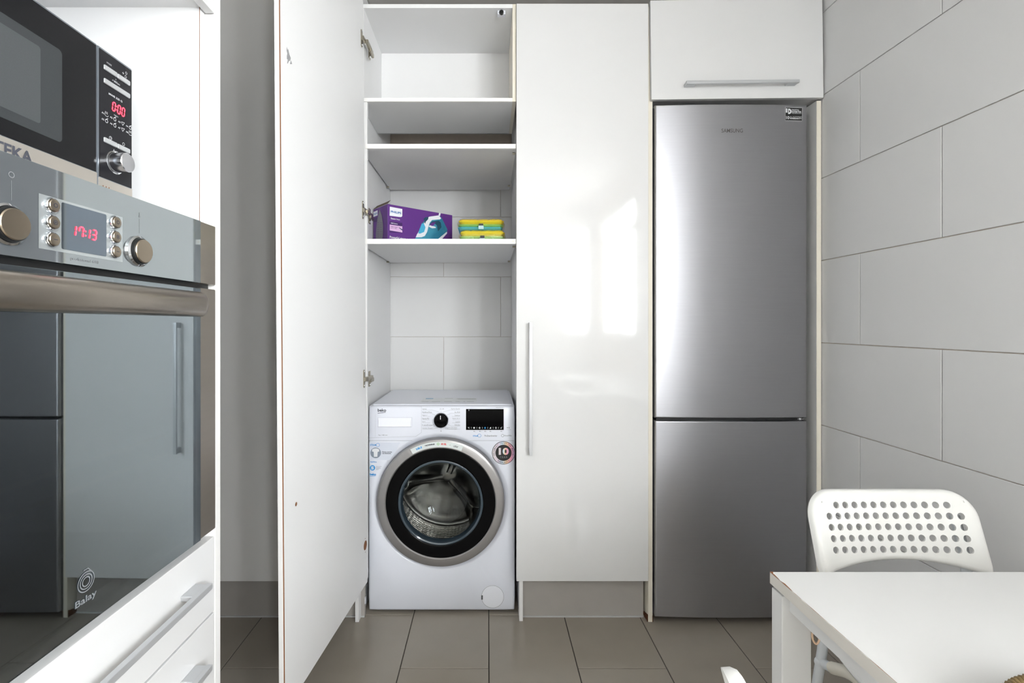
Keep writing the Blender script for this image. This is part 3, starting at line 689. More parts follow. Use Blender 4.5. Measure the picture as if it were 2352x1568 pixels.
# ------------------------------------------------------------------ iron box on the shelf
ZS = 1.507
NC = Vector((-.418, 2.0, ZS)); LU = Vector((.2555, .209, 0)).normalized(); SU = Vector((-.209, .2555, 0)).normalized()
LL, SS, HH = .330, .133, .167
ib = thing('iron_box', 'purple cardboard box printed with a teal steam iron standing on the shelf', 'box', tuple(NC+LU*LL/2+SU*SS/2))
M_PUR = mat('purple_card', (92, 44, 128), .4, var=.10, vscale=5); M_KRAFT = mat('dark_card_inside', (96, 80, 66), .8)
PB = Plane(NC, LU, (0, 0, 1)); PBL = Plane(NC+SU*SS, -SU, (0, 0, 1))
cb = MB(); cb.box(0, LL, 0, HH, -SS, 0, .0015, 2, PB.M); cart = obj('carton', cb, M_PUR, ib)
fp = MB(); fp.poly([(0, 0, 0), (SS, 0, 0), (SS-.004, .030, 0), (.004, .030, 0)], Matrix.Translation(PBL.P+Vector((0, 0, HH+.0005))) @ Matrix(((PBL.U.x, LU.x*.55, 0, 0), (PBL.U.y, LU.y*.55, 0, 0), (0, .55, 1, 0), (0, 0, 0, 1))), .0012)
obj('top_flap', fp, M_KRAFT, ib)
def text_left(mb_, txt, P, x0, yb, yt, x1, off, bold=0.0):
    a, b, c_ = P.px(*px7(x0, yb)), P.px(*px7(x0, yt)), P.px(*px7(x1, yb)); put_text(mb_, txt, P, a[0], c_[0], a[1], b[1], off, bold)
def px7(x, y): return 830+x*.15306, 450+y*.15306
Q = lambda mb_, pts, off, P=PB: quad_px(mb_, P, [px7(*p) for p in pts], off)
M_PW = mat('print_white', (224, 226, 232), .4); M_PT = mat('print_teal', (38, 112, 140), .4, col2=(70, 150, 176)); M_PTD = mat('print_dark_teal', (20, 70, 92), .4); M_PC = mat('print_cyan', (70, 168, 206), .4)
M_PP = mat('print_pink', (214, 176, 216), .4, var=.1, vscale=20); M_PD = mat('print_deep_purple', (62, 26, 96), .4); M_PG = mat('print_grey', (120, 118, 128), .45, var=.1, vscale=60); M_PB = mat('print_blue', (30, 100, 170), .5)
p_ = MB(); Q(p_, [(423, 295), (425, 160), (613, 195), (613, 300), (600, 315), (580, 316)], .0006); a = PB.px(*px7(620, 330)); wp = obj('logo_panel', p_, M_PW, cart)
p_ = MB(); text_left(p_, 'PHILIPS', PB, 442, 249, 217, 597, .0010, .03); obj('logo_lettering', p_, M_PB, wp)
p_ = MB(); Q(p_, [(423, 548), (613, 552), (613, 404), (423, 378)], .0006); obj('print_band', p_, M_PD, cart)
p_ = MB(); Q(p_, [(424, 516), (613, 548), (613, 456), (424, 428)], .0009); obj('print_pink_panel', p_, M_PP, cart)
p_ = MB(); text_left(p_, 'Steam Iron', PB, 440, 347, 322, 576, .0010, .02); text_left(p_, '3000 Series', PB, 441, 414, 397, 542, .0012, .02)
text_left(p_, 'Powerful steam to', PB, 424, 632, 596, 716, .0010, .02); text_left(p_, 'better ironing', PB, 424, 676, 645, 660, .0010, .02); obj('print_lettering', p_, M_INKW, cart)
p_ = MB(); text_left(p_, 'Steam boost', PB, 441, 463, 448, 541, .0012, .02); text_left(p_, 'up to 160g', PB, 441, 486, 471, 530, .0012, .02); obj('print_small_lettering', p_, M_PD, cart)
p_ = MB(); Q(p_, [(560, 470), (613, 500), (613, 520), (560, 478)], .0012); obj('print_steam_streak', p_, M_PTD, cart)
p_ = MB(); Q(p_, [(800, 650), (830, 600), (905, 410), (960, 360), (1000, 320), (1180, 300), (1215, 350), (1250, 420), (1290, 500), (1285, 545), (1210, 650)], .0006); irn = obj('print_iron', p_, M_PT, cart)
p_ = MB(); Q(p_, [(815, 620), (830, 580), (985, 330), (1020, 310), (1160, 290), (1195, 335), (1180, 350), (1060, 360), (1025, 400), (1005, 460), (985, 540), (950, 600), (900, 618)], .0009)
Q(p_, [(1145, 648), (1205, 650), (1285, 560), (1282, 535)], .0009); Q(p_, [(1155, 295), (1165, 250), (1190, 255), (1180, 300)], .0009); Q(p_, [(1010, 450), (1030, 440), (1110, 462), (1118, 480), (1060, 485), (1015, 465)], .0013); obj('print_iron_white', p_, M_PW, irn)
p_ = MB(); Q(p_, [(850, 560), (905, 415), (935, 412), (960, 470), (940, 540), (880, 565)], .0013); obj('print_iron_tank', p_, M_PC, irn)
p_ = MB(); Q(p_, [(930, 345), (960, 318), (1005, 318), (1000, 350), (965, 385), (955, 420), (945, 395), (950, 375)], .0013); obj('print_iron_button', p_, M_PTD, irn)
p_ = MB(); Q(p_, [(1020, 425), (1060, 380), (1160, 370), (1190, 400), (1200, 470), (1150, 530), (1130, 440), (1080, 400), (1040, 430)], .0011); obj('print_iron_handle', p_, M_PTD, irn)
p_ = MB(); Q(p_, [(1020, 432), (1060, 398), (1115, 392), (1085, 440), (1060, 452)], .0014); obj('print_handle_gap', p_, M_PUR, irn)
p_ = MB(); QL = lambda pts, off: Q(p_, pts, off, PBL)
QL([(183, 315), (183, 240), (246, 213), (246, 290)], .0006); wp = obj('side_logo_panel', p_, M_PW, cart)
p_ = MB(); text_left(p_, 'PHILIPS', PBL, 190, 288, 266, 242, .0010, .02); obj('side_lettering', p_, M_PB, wp)
p_ = MB(); QL([(186, 395), (186, 330), (247, 315), (247, 385)], .0006); obj('side_band', p_, M_PD, cart)
p_ = MB(); QL([(222, 660), (220, 560), (228, 480), (245, 330), (278, 200), (310, 290), (328, 430), (330, 560), (318, 640), (300, 670)], .0009); sp_ = obj('print_soleplate', p_, M_PG, cart)
p_ = MB()
for i in range(7):
    for j in (-1, 1):
        for k_ in range(2):
            cu_, cv_ = PBL.px(*px7(276+j*(14+k_*16), 400+i*34)); disc_uv(p_, PBL, cu_, cv_, .0016, .0012, 0, 8)
obj('print_steam_holes', p_, M_PD, sp_)

# ------------------------------------------------------------------ packs of cleaning cloths
M_YEL = mat('yellow_cloth', (255, 216, 52), .8, var=.12, vscale=40, bump=.5, bscale=120); M_GRN = mat('green_cloth', (182, 222, 110), .8, var=.1, vscale=40, bump=.5, bscale=120); M_BLU = mat('blue_cloth', (92, 196, 228), .8, var=.1, vscale=40, bump=.5, bscale=120)
def cushion(x0, x1, y0, y1, z0, z1, seed):
    rr = random.Random(seed); t = bmesh.new(); nx, ny = 18, 10; top, bot = [], []
    for j in range(ny+1):
        for i in range(nx+1):
            fx, fy = i/nx, j/ny; e = min(fx, 1-fx, (fy if fy < .5 else 1-fy)*.9)
            e = min(1, e/.09); e = math.sqrt(max(0, 1-(1-e)**2))
            sh = (z1-z0)*.5*e; zc = (z0+z1)/2; wv = rr.uniform(-.0008, .0008)
            ins = .006*(1-e)
            x = x0+(x1-x0)*fx; y = y0+(y1-y0)*fy
            top.append(t.verts.new((x, y, zc+sh+wv*e))); bot.append(t.verts.new((x, y, zc-sh)))
    W = nx+1
    for j in range(ny):
        for i in range(nx):
            a, b, c_, d = j*W+i, j*W+i+1, (j+1)*W+i+1, (j+1)*W+i
            t.faces.new((top[a], top[b], top[c_], top[d])); t.faces.new((bot[a], bot[d], bot[c_], bot[b]))
    bmesh.ops.remove_doubles(t, verts=t.verts, dist=.00002)
    bmesh.ops.recalc_face_normals(t, faces=t.faces); m_ = MB(); m_.add(t); return m_
def cloth_pack(x0, x1, y0, y1, zb, hs, seed, lab):
    r = thing('cloth_pack', lab, 'cleaning cloths', ((x0+x1)/2, (y0+y1)/2, zb), group='packs of cleaning cloths on the shelf')
    z = zb+.0012
    for i, (h_, m_) in enumerate(zip(hs, (M_BLU, M_GRN, M_YEL))):
        obj('cloth', cushion(x0+.002*i, x1-.003*(2-i), y0, y1, z, z+h_*1.12, seed+i), m_, r, 60); z += h_
    zt = z+.003
    wp = cushion(x0-.003, x1+.004, y0-.003, y1+.003, zb+.0003, zt, seed+9)
    tx = bpy.data.textures.get('crinkle') or bpy.data.textures.new('crinkle', 'CLOUDS'); tx.noise_scale = .02
    wo = obj('wrapper', wp, M_WRAP, r, 60)
    bw = M_WRAP
    ux = x0+(x1-x0)*.50
    tg = bx('tag', M_BLACK, r, ux-.008, ux+.010, y0-.0055, y0-.0035, zb+hs[0]+hs[1]*.35, zb+hs[0]+hs[1]*1.05, .0004)
    bx('care_label', mat('pale_label', (170, 200, 206), .5), r, ux-.010, ux+.012, y0-.005, y0-.0035, zb+.002, zb+hs[0]+hs[1]*.3)
    return r
nt = M_WRAP.node_tree
n2 = nt.nodes.new('ShaderNodeTexNoise'); n2.inputs['Scale'].default_value = 90; b2 = nt.nodes.new('ShaderNodeBump'); b2.inputs['Strength'].default_value = 1.0; b2.inputs['Distance'].default_value = .006
tcw = nt.nodes.new('ShaderNodeTexCoord'); nt.links.new(tcw.outputs['Object'], n2.inputs['Vector'])
nt.links.new(n2.outputs['Fac'], b2.inputs['Height'])
for nd in nt.nodes:
    if nd.type in ('BSDF_GLOSSY', 'LAYER_WEIGHT'): nt.links.new(b2.outputs['Normal'], nd.inputs['Normal'])
cloth_pack(-.118, .072, 1.985, 2.13, ZS, (.0155, .0145, .0215), 3, 'wrapped yellow green and blue cleaning cloths lying on the shelf under another pack')
cloth_pack(-.124, .068, 1.985, 2.13, ZS+.0558, (.0125, .0115, .0185), 13, 'wrapped yellow green and blue cleaning cloths stacked on top of another pack')

# ------------------------------------------------------------------ oven column
XO = -.539
oc = thing('oven_cabinet', 'white tall oven column with a microwave niche and drawers below', 'cabinet', (-.85, .65, 0))
bx('side_panel', M_INNER, oc, -1.15, -.560, .932, .948, .0, 2.55, .0008)
ep = bx('end_panel', M_WHITE, oc, -1.15, XO, .948, .9665, 0, 2.59, .0012)
bx('edge_line', M_RAW, oc, -.5606, -.5598, .9313, .932, .3, 2.5)
bx('side_panel', M_INNER, oc, -1.15, -.560, .335, .351, 0, 2.55)
bx('back_panel', M_INNER, oc, -1.155, -1.15, .335, .9665, 0, 2.55)
bx('niche_shelf', M_INNER, oc, -1.15, -.562, .351, .932, 1.352, 1.365)
bx('niche_top', M_INNER, oc, -1.15, -.560, .351, .932, 1.787, 1.803)
bx('oven_shelf', M_INNER, oc, -1.15, -.562, .351, .932, .752, .766)
ud = bx('upper_door', M_GLOSS, oc, -.557, XO, .354, .9445, 1.783, 2.55, .0015)
POV = Plane((XO, 0, 0), (0, 1, 0), (0, 0, 1))
for i in range(3):
    zt = .753-.150*i if i < 2 else .453; zb = zt-.146 if i < 2 else .16
    d = bx('drawer_front', M_GLOSS, oc, -.558, XO, .354, .9445, zb, zt, .0015)
    if i < 2: bar_handle('handle', d, POV, .415, .884, .688-.150*i, wd=.011, out=.032, post=.045)
bx('plinth', M_PLINTH, oc, -.60, -.585, .335, .9665, 0, .155)

# oven
ov = thing('built_in_oven', 'built-in oven with mirrored glass front and steel trims below the microwave', 'oven', (-.8, .65, .766))
cv = MB()
for a in ((-1.08, -.565, .365, .918, .768, .785), (-1.08, -.565, .365, .918, 1.225, 1.352), (-1.08, -.565, .365, .395, .785, 1.225), (-1.08, -.565, .888, .918, .785, 1.225), (-1.08, -1.05, .395, .888, .785, 1.225)): cv.box(*a)
obj('cavity', cv, mat('oven_enamel', (30, 32, 36), .4), ov)
for z in (.93, .965):
    for x in (-.60, -.90): obj('rack_wire', MB().cyl((x, .396, z), (x, .887, z), .0035, 8), mat('rack_brass', (210, 180, 110), .3, .9), ov)
OXf = XO+.001
TL = .012; UO = Vector((math.sin(TL), math.cos(TL), 0))          # the glass is hung a touch out of true
POF = Plane(Vector((OXf, .65, 0))-UO*.65, UO, (0, 0, 1))
obj('door_glass', MB().box(.404, .8935, .7675, 1.2375, -.012, 0, .0006, 2, POF.M), M_OVG, ov)
for a, b in ((.351, .4035), (.894, .9455)):
    bx('door_trim', M_OSTEEL, ov, OXf-.022, OXf+.001, a, b, .7685, 1.2385, .0015)
    bx('panel_trim', M_OSTEEL, ov, OXf-.022, OXf+.001, a, b, 1.2475, 1.3630, .0015)
bx('door_seam', M_BLACK, ov, OXf-.024, OXf-.013, .353, .9440, 1.2365, 1.2485)
cp = obj('control_panel', MB().box(.404, .8935, 1.2475, 1.3630, -.012, 0, .0006, 2, POF.M), M_OVP, ov)
bx('panel_back', M_DARK, ov, OXf-.024, OXf-.0165, .404, .8935, 1.2475, 1.362)
# handle: bulging bar below the top of the door
t = bmesh.new(); secs = []
for d in (.405, .41, .42, .877, .887, .892):
    k_ = .62 if d in (.405, .892) else (.9 if d in (.41, .887) else 1.0)
    secs.append([t.verts.new((OXf+x*k_, d, z)) for x, z in ((0, 1.2290), (.008, 1.2300), (.017, 1.2265), (.0225, 1.217), (.024, 1.206), (.0225, 1.195), (.018, 1.1880), (.010, 1.1845), (0, 1.185))])
for A, B in zip(secs, secs[1:]):
    for j in range(8): t.faces.new((A[j], A[j+1], B[j+1], B[j]))
t.faces.new(secs[0]); t.faces.new(secs[-1]); bmesh.ops.recalc_face_normals(t, faces=t.faces)
mb = MB(); mb.add(t); obj('handle', mb, M_OSTEEL, ov, 40)
MOX = lambda u, v: POF.M @ Matrix.Translation((u, v, 0))
M_KNOB = mat('turned_steel', (170, 158, 142), .28, 1.0, var=.12, vscale=14)
for px_, py_ in ((326, 577), (32, 515)):
    u, v = POF.px(px_-(9 if px_ > 100 else 16), py_); kb = obj('knob', MB().lathe([(.0235, -.001), (.0235, .0025), (.021, .0045), (.0195, .004)], MOX(u, v), 48), M_CHROME, ov)
    obj('knob_collar', MB().lathe([(.0195, .002), (.0195, .0075), (.0185, .009), (.0172, .009)], MOX(u, v), 48), M_BLACK, kb)
    obj('knob_cap', MB().lathe([(.0178, .003), (.0178, .0098), (.0168, .0110), (0, .0114)], MOX(u, v), 48), M_KNOB, kb)
for px_ in (119, 264):
    for z in (1.3165, 1.2955, 1.2745):
        u = POF.px(px_-4, 520)[0]
        b_ = obj('button', MB().lathe([(.0098, 0), (.0098, .003), (.0085, .0052), (.0076, .0048)], MOX(u, z), 32), M_CHROME, cp)
        obj('button_cap', MB().lathe([(.0074, .003), (.0074, .006), (.0066, .0068), (0, .0070)], MOX(u, z), 32), M_KNOB, b_)
        sy = MB(); Pb = Plane(POF.P+POF.N*.0070, POF.U, (0, 0, 1))
        if z > 1.31: disc_uv(sy, Pb, u, z, .0028, .0003, .0019, 14)
        elif z > 1.28: disc_uv(sy, Pb, u, z, .003, .0003, .0022, 14); disc_uv(sy, Pb, u, z, .0012, .0003, 0, 8)
        else: line_uv(sy, Pb, [(u-.0028, z), (u+.0028, z)], .0009, .0003)
        obj('button_mark', sy, M_INKD, b_)
p_ = MB(); a = POF.px(88, 569); b = POF.px(281, 600); rect_uv(p_, POF, a[0], b[0], 1.2615, 1.3275, .0004); bz = obj('display_bezel', p_, glassy('bezel_glass', None, (.62, .68, .70), .45, .08, base=(.36, .38, .39)), cp)
p_ = MB(); a = POF.px(140, 572); b = POF.px(243, 590); rect_uv(p_, POF, a[0], b[0], 1.2655, 1.3245, .0009, .002); dz = obj('display_window', p_, glassy('display_glass', None, (.42, .50, .60), .42, .03, base=(.05, .06, .07)), cp)
def seg7(mb_, ch, P, u, v, w_, h_, t_, off, sl=.12):
    S = {'0': 'abcdef', '1': 'bc', '3': 'abgcd', '7': 'abcf'}[ch]
    seg = {'a': (0, h_, w_, h_), 'g': (0, h_/2, w_, h_/2), 'd': (0, 0, w_, 0), 'f': (0, h_/2, 0, h_), 'b': (w_, h_/2, w_, h_), 'e': (0, 0, 0, h_/2), 'c': (w_, 0, w_, h_/2)}
    for s_ in S:
        x0, y0, x1, y1 = seg[s_]; dx, dy = x1-x0, y1-y0; L_ = math.hypot(dx, dy); dx /= L_; dy /= L_
        g = t_*.62; x0 += dx*g; y0 += dy*g; x1 -= dx*g; y1 -= dy*g; nx_, ny_ = -dy*t_/2, dx*t_/2; e = t_*.45
        pts = [(x0-dx*e, y0-dy*e), (x0-nx_, y0-ny_), (x1-nx_, y1-ny_), (x1+dx*e, y1+dy*e), (x1+nx_, y1+ny_), (x0+nx_, y0+ny_)]
        mb_.poly([(u+x+y*sl, v+y, off) for x, y in pts], P.M)
p_ = MB(); u0 = POF.px(167, 540)[0]; u1 = POF.px(220, 535)[0]; vz = POF.px(193, 546)[1]; W_ = u1-u0; hh = .0130
for ch, f_ in (('1', -.10), ('7', .21), ('1', .50), ('3', .78)): seg7(p_, ch, POF, u0+W_*f_, vz, W_*.17, hh, .0019, .0016)
for y_ in (.28, .72): disc_uv(p_, POF, u0+W_*.50, vz+hh*y_-.0006, .0011, .0016, 0, 10)
obj('led_digits', p_, M_RED, dz)
p_ = MB(); text_px(p_, 'profesional 618', POF, 162, 604, 226, 596, .0005, .01); a = POF.px(162, 599); b = POF.px(226, 607)
p_.bm.free(); p_ = MB(); put_text(p_, 'profesional 618', POF, a[0], b[0], 1.2525, 1.2575, .00025, .0)
ku = POF.px(320, 577)[0]; line_uv(p_, POF, [(ku, 1.3105), (ku, 1.333)], .0005, .00025); disc_uv(p_, POF, ku, 1.3365, .0017, .00025, 0, 12); line_uv(p_, POF, [(ku, 1.337), (ku, 1.3425)], .0011, .00025)
ku = POF.px(26, 515)[0]; line_uv(p_, POF, [(ku, 1.3105), (ku, 1.333)], .0005, .00025); disc_uv(p_, POF, ku, 1.3395, .0036, .00025, .0026, 16)
obj('panel_print', p_, M_INK, cp)
# brand mark at the foot of the glass: rings over a word
p_ = MB(); u, v = POF.px(197, 1335)
for r_ in (.0135, .0100, .0065): disc_uv(p_, POF, u, v, r_, .0006, r_-.0014, 28)
line_uv(p_, POF, [(u+.010, v+.008), (u+.003, v+.0165), (u-.004, v+.0165)], .0014)
put_text(p_, 'Balay', POF, u-.017, u+.017, v-.030, v-.0185, .0006, .02)
obj('glass_logo', p_, glassy('frosted_print', None, (.7, .75, .78), .35, .3, base=(.25, .27, .29)), ov)

# microwave
XM = -.620
mw = thing('microwave', 'black fronted microwave with a red clock standing in the niche above the oven', 'microwave', (-.78, .59, 1.365))
PM = Plane((XM, 0, 0), (0, 1, 0), (0, 0, 1))
bx('housing', mat('microwave_silver', (176, 178, 184), .35, .6), mw, -.965, XM-.018, .354, .834, 1.378, 1.6125, .004)
for xx in (-.93, -.66):
    for yy in (.39, .80): obj('foot', MB().cyl((xx, yy, 1.365), (xx, yy, 1.379), .012, 12), M_BLACK, mw)
M_MSIL = mat('microwave_trim', (196, 190, 182), .33, .75, var=.02)
M_MEDGE = mat('microwave_edge', (150, 156, 164), .3, .8)
# door
md = bx('door', M_MEDGE, mw, XM-.018, XM, .352, .7605, 1.3715, 1.6150, .002)
bx('door_glass', mat('microwave_black_glass', (26, 26, 28), .10, spec=.14), md, XM-.002, XM+.0012, .3545, .7575, 1.4115, 1.6115, .0006)
mesh_m = mat('microwave_window', (58, 61, 63), .14, var=.08, vscale=800, spec=.14)
p_ = MB(); rect_uv(p_, PM, .40, .696, 1.4335, 1.567, .0016, .006); wn = obj('door_window', p_, mesh_m, md)
p_ = MB(); rect_uv(p_, PM, .425, .662, 1.447, 1.553, .0020, .004); obj('window_mesh', p_, mat('microwave_screen', (74, 77, 79), .2, var=.1, vscale=900, spec=.14), wn)
bx('door_strip', M_MSIL, md, XM-.002, XM+.0014, .3535, .7590, 1.3725, 1.4105, .0008)
p_ = MB(); a = PM.px(3, 340); b = PM.px(72, 366); put_text(p_, 'TEKA', PM, a[0]-.012, b[0], 1.3872, 1.4030, .0019, .03); obj('logo', p_, M_INKD, md)
# control side
mc = bx('control_panel', M_MEDGE, mw, XM-.018, XM, .7615, .8355, 1.3715, 1.6150, .002)
bx('panel_glass', mat('microwave_panel_black', (30, 30, 34), .2, spec=.2), mc, XM-.002, XM+.0008, .7640, .8335, 1.4065, 1.6115, .0006)
bx('panel_strip', M_MSIL, mc, XM-.002, XM+.0012, .7630, .8345, 1.3725, 1.4055, .0008)
p_ = MB()
for i in range(3):
    for j in range(2): disc_uv(p_, PM, .7705+i*.006, 1.385+j*.008, .0011, .0015, 0, 10)
obj('vent_dots', p_, M_RAW, mc)
def mkey(y, full):
    z_ = y
    for a, b in (((.7715, .8275),) if full else ((.7715, .7990), (.8000, .8275))):
        bx('key', M_ALU, mc, XM, XM+.0035, a, b, z_-.0042, z_+.0042, .0018)
zz = lambda x, y: PM.px(x, y)[1]
mkey(zz(268, 174), False); mkey(zz(268, 204), True); mkey(zz(268, 335), False)
p_ = MB(); W_ = .0125
vz = zz(270, 260.5); u0 = PM.px(256, 250)[0]; us = PM.px(285, 250)[0]; dw = (us-u0)/3.6
for i, ch in enumerate('000'): seg7(p_, ch, PM, u0+dw*(i*1.22+(.22 if i else 0)), vz, dw*.72, .0142, .0020, .0014)
for y_ in (.3, .7): disc_uv(p_, PM, u0+dw*1.18, vz+.0142*y_, .0010, .0014, 0, 10)
obj('led_digits', p_, M_RED, mc)
p_ = MB(); put_text(p_, 'MWE 225 G', PM, .782, .811, zz(270, 228)-.0016, zz(270, 228)+.0016, .0014, .02)
put_text(p_, '+30Sec', PM, .789, .806, zz(268, 191)-.0018, zz(268, 191)+.0014, .0014); put_text(p_, 'I', PM, .7968, .7974, zz(268, 185)-.0012, zz(268, 185)+.0012, .0014)
put_text(p_, 'MODE', PM, .778, .788, zz(252, 149)-.0012, zz(252, 149)+.0012, .0014); put_text(p_, 'MENU', PM, .793, .802, zz(268, 268)-.0009, zz(268, 268)+.0009, .0014)
put_text(p_, 'Auto', PM, .791, .802, zz(267, 349)-.0022, zz(267, 349)+.0022, .0014)
for i in range(8):
    r_, c_ = divmod(i, 4); u = .7675+c_*.0172; v = zz(268, 276+r_*14)-.001
    put_text(p_, 'A%d' % (i+1), PM, u, u+.005, v-.0014, v+.0014, .0014, .01)
    if i in (0, 7):
        for q in (0, .002, .004): line_uv(p_, PM, [(u+.0075+q, v+.001), (u+.0075+q, v+.005)], .0006, .0014)
        line_uv(p_, PM, [(u+.006, v), (u+.008, v-.0025), (u+.012, v-.0025), (u+.014, v)], .0006, .0014)
    elif i in (2, 6): line_uv(p_, PM, [(u+.007, v+.002), (u+.014, v+.003), (u+.010, v-.003), (u+.007, v+.002)], .0006, .0014)
    else: disc_uv(p_, PM, u+.010, v, .003, .0014, .0022, 12); line_uv(p_, PM, [(u+.008, v+.002), (u+.013, v+.005)], .0008, .0014)
for x, y in ((288, 168), (287, 176)): u, v = PM.px(x, y); disc_uv(p_, PM, u, v, .0022, .0014, .0016, 14)
u, v = PM.px(281, 168); line_uv(p_, PM, [(u-.002, v), (u+.002, v)], .0007, .0014); line_uv(p_, PM, [(u, v-.002), (u, v+.002)], .0007, .0014)
u, v = PM.px(252, 317); disc_uv(p_, PM, u, v, .003, .0014, .0024, 14); line_uv(p_, PM, [(u, v+.002), (u, v), (u+.002, v)], .0006, .0014)
u, v = PM.px(282, 331); disc_uv(p_, PM, u, v, .0026, .0014, .002, 14)
obj('panel_print', p_, M_INKW, mc)
u, v = PM.px(262, 375); v = v+.001
MX = Matrix.Translation((XM+.0008, u, v)) @ Matrix.Rotation(PI/2, 4, 'Y')
kb = obj('knob', MB().lathe([(.0185, 0), (.0185, .0012), (.0165, .0018)], MX, 48), M_CHROME, mw)
obj('knob_barrel', MB().lathe([(.0160, .001), (.0155, .022), (.0145, .0232), (0, .0236)], MX, 48), mat('knob_steel', (205, 206, 210), .18, 1.0), kb)

# ------------------------------------------------------------------ table
TX0, TX1, TY0, TY1, TZ = .491, 1.235, -.33, .833, .740
tb = thing('dining_table', 'white laminate kitchen table with chipped corner edge', 'table', ((TX0+TX1)/2, (TY0+TY1)/2, 0))
tt = bx('tabletop', M_TABLE, tb, TX0+.001, TX1, TY0, TY1, TZ-.019, TZ, .0006)
bx('edge_band', M_TEDGE, tt, TX0, TX0+.001, TY0, TY1, TZ-.0195, TZ-.0006)
ch = MB(); rr = random.Random(4); y = TY1
while y > .2:
    L_ = rr.uniform(.02, .06); wd_ = rr.uniform(.0001, .0008) if y < .80 else .0025
    ch.poly([(TX0-.0002, y, TZ+.0002), (TX0-.0002, y-L_, TZ+.0002), (TX0+wd_*.5, y-L_*.8, TZ+.0002), (TX0+wd_, y-L_*.3, TZ+.0002)]); y -= L_*rr.uniform(.9, 1.3)
ch.poly([(TX0-.0003, TY1+.0003, TZ+.0002), (TX0-.0003, TY1-.012, TZ+.0003), (TX0+.002, TY1-.006, TZ+.0003), (TX0+.006, TY1+.0003, TZ+.0003)])
obj('chipped_edge', ch, M_RAW, tt)
for xx in (TX0+.0015, TX1-.0515):
    for yy in (TY1-.0315, TY0+.0015):
        bx('leg', M_TABLE, tb, xx, xx+.050, yy, yy+.030, 0, TZ-.0245, .0025)
for a in ((TX0+.014, TX0+.032, TY0+.032, TY1-.032), (TX1-.032, TX1-.014, TY0+.032, TY1-.032), (TX0+.052, TX1-.052, TY1-.026, TY1-.008), (TX0+.052, TX1-.052, TY0+.008, TY0+.026)):
    bx('apron', M_TABLE, tb, *a, TZ-.050, TZ-.0192, .001)
lp = MB(); pts = []
for i in range(24):
    a = 2*PI*i/24; pts.append((TX0+.0565+.0065*math.cos(a)*(1+.25*math.sin(a)), .798, TZ-.090+.012*math.sin(a)))
lp.tube(pts, .0016, 8, True); obj('cord_loop', lp, mat('beige_cord', (222, 190, 160), .6), tb)

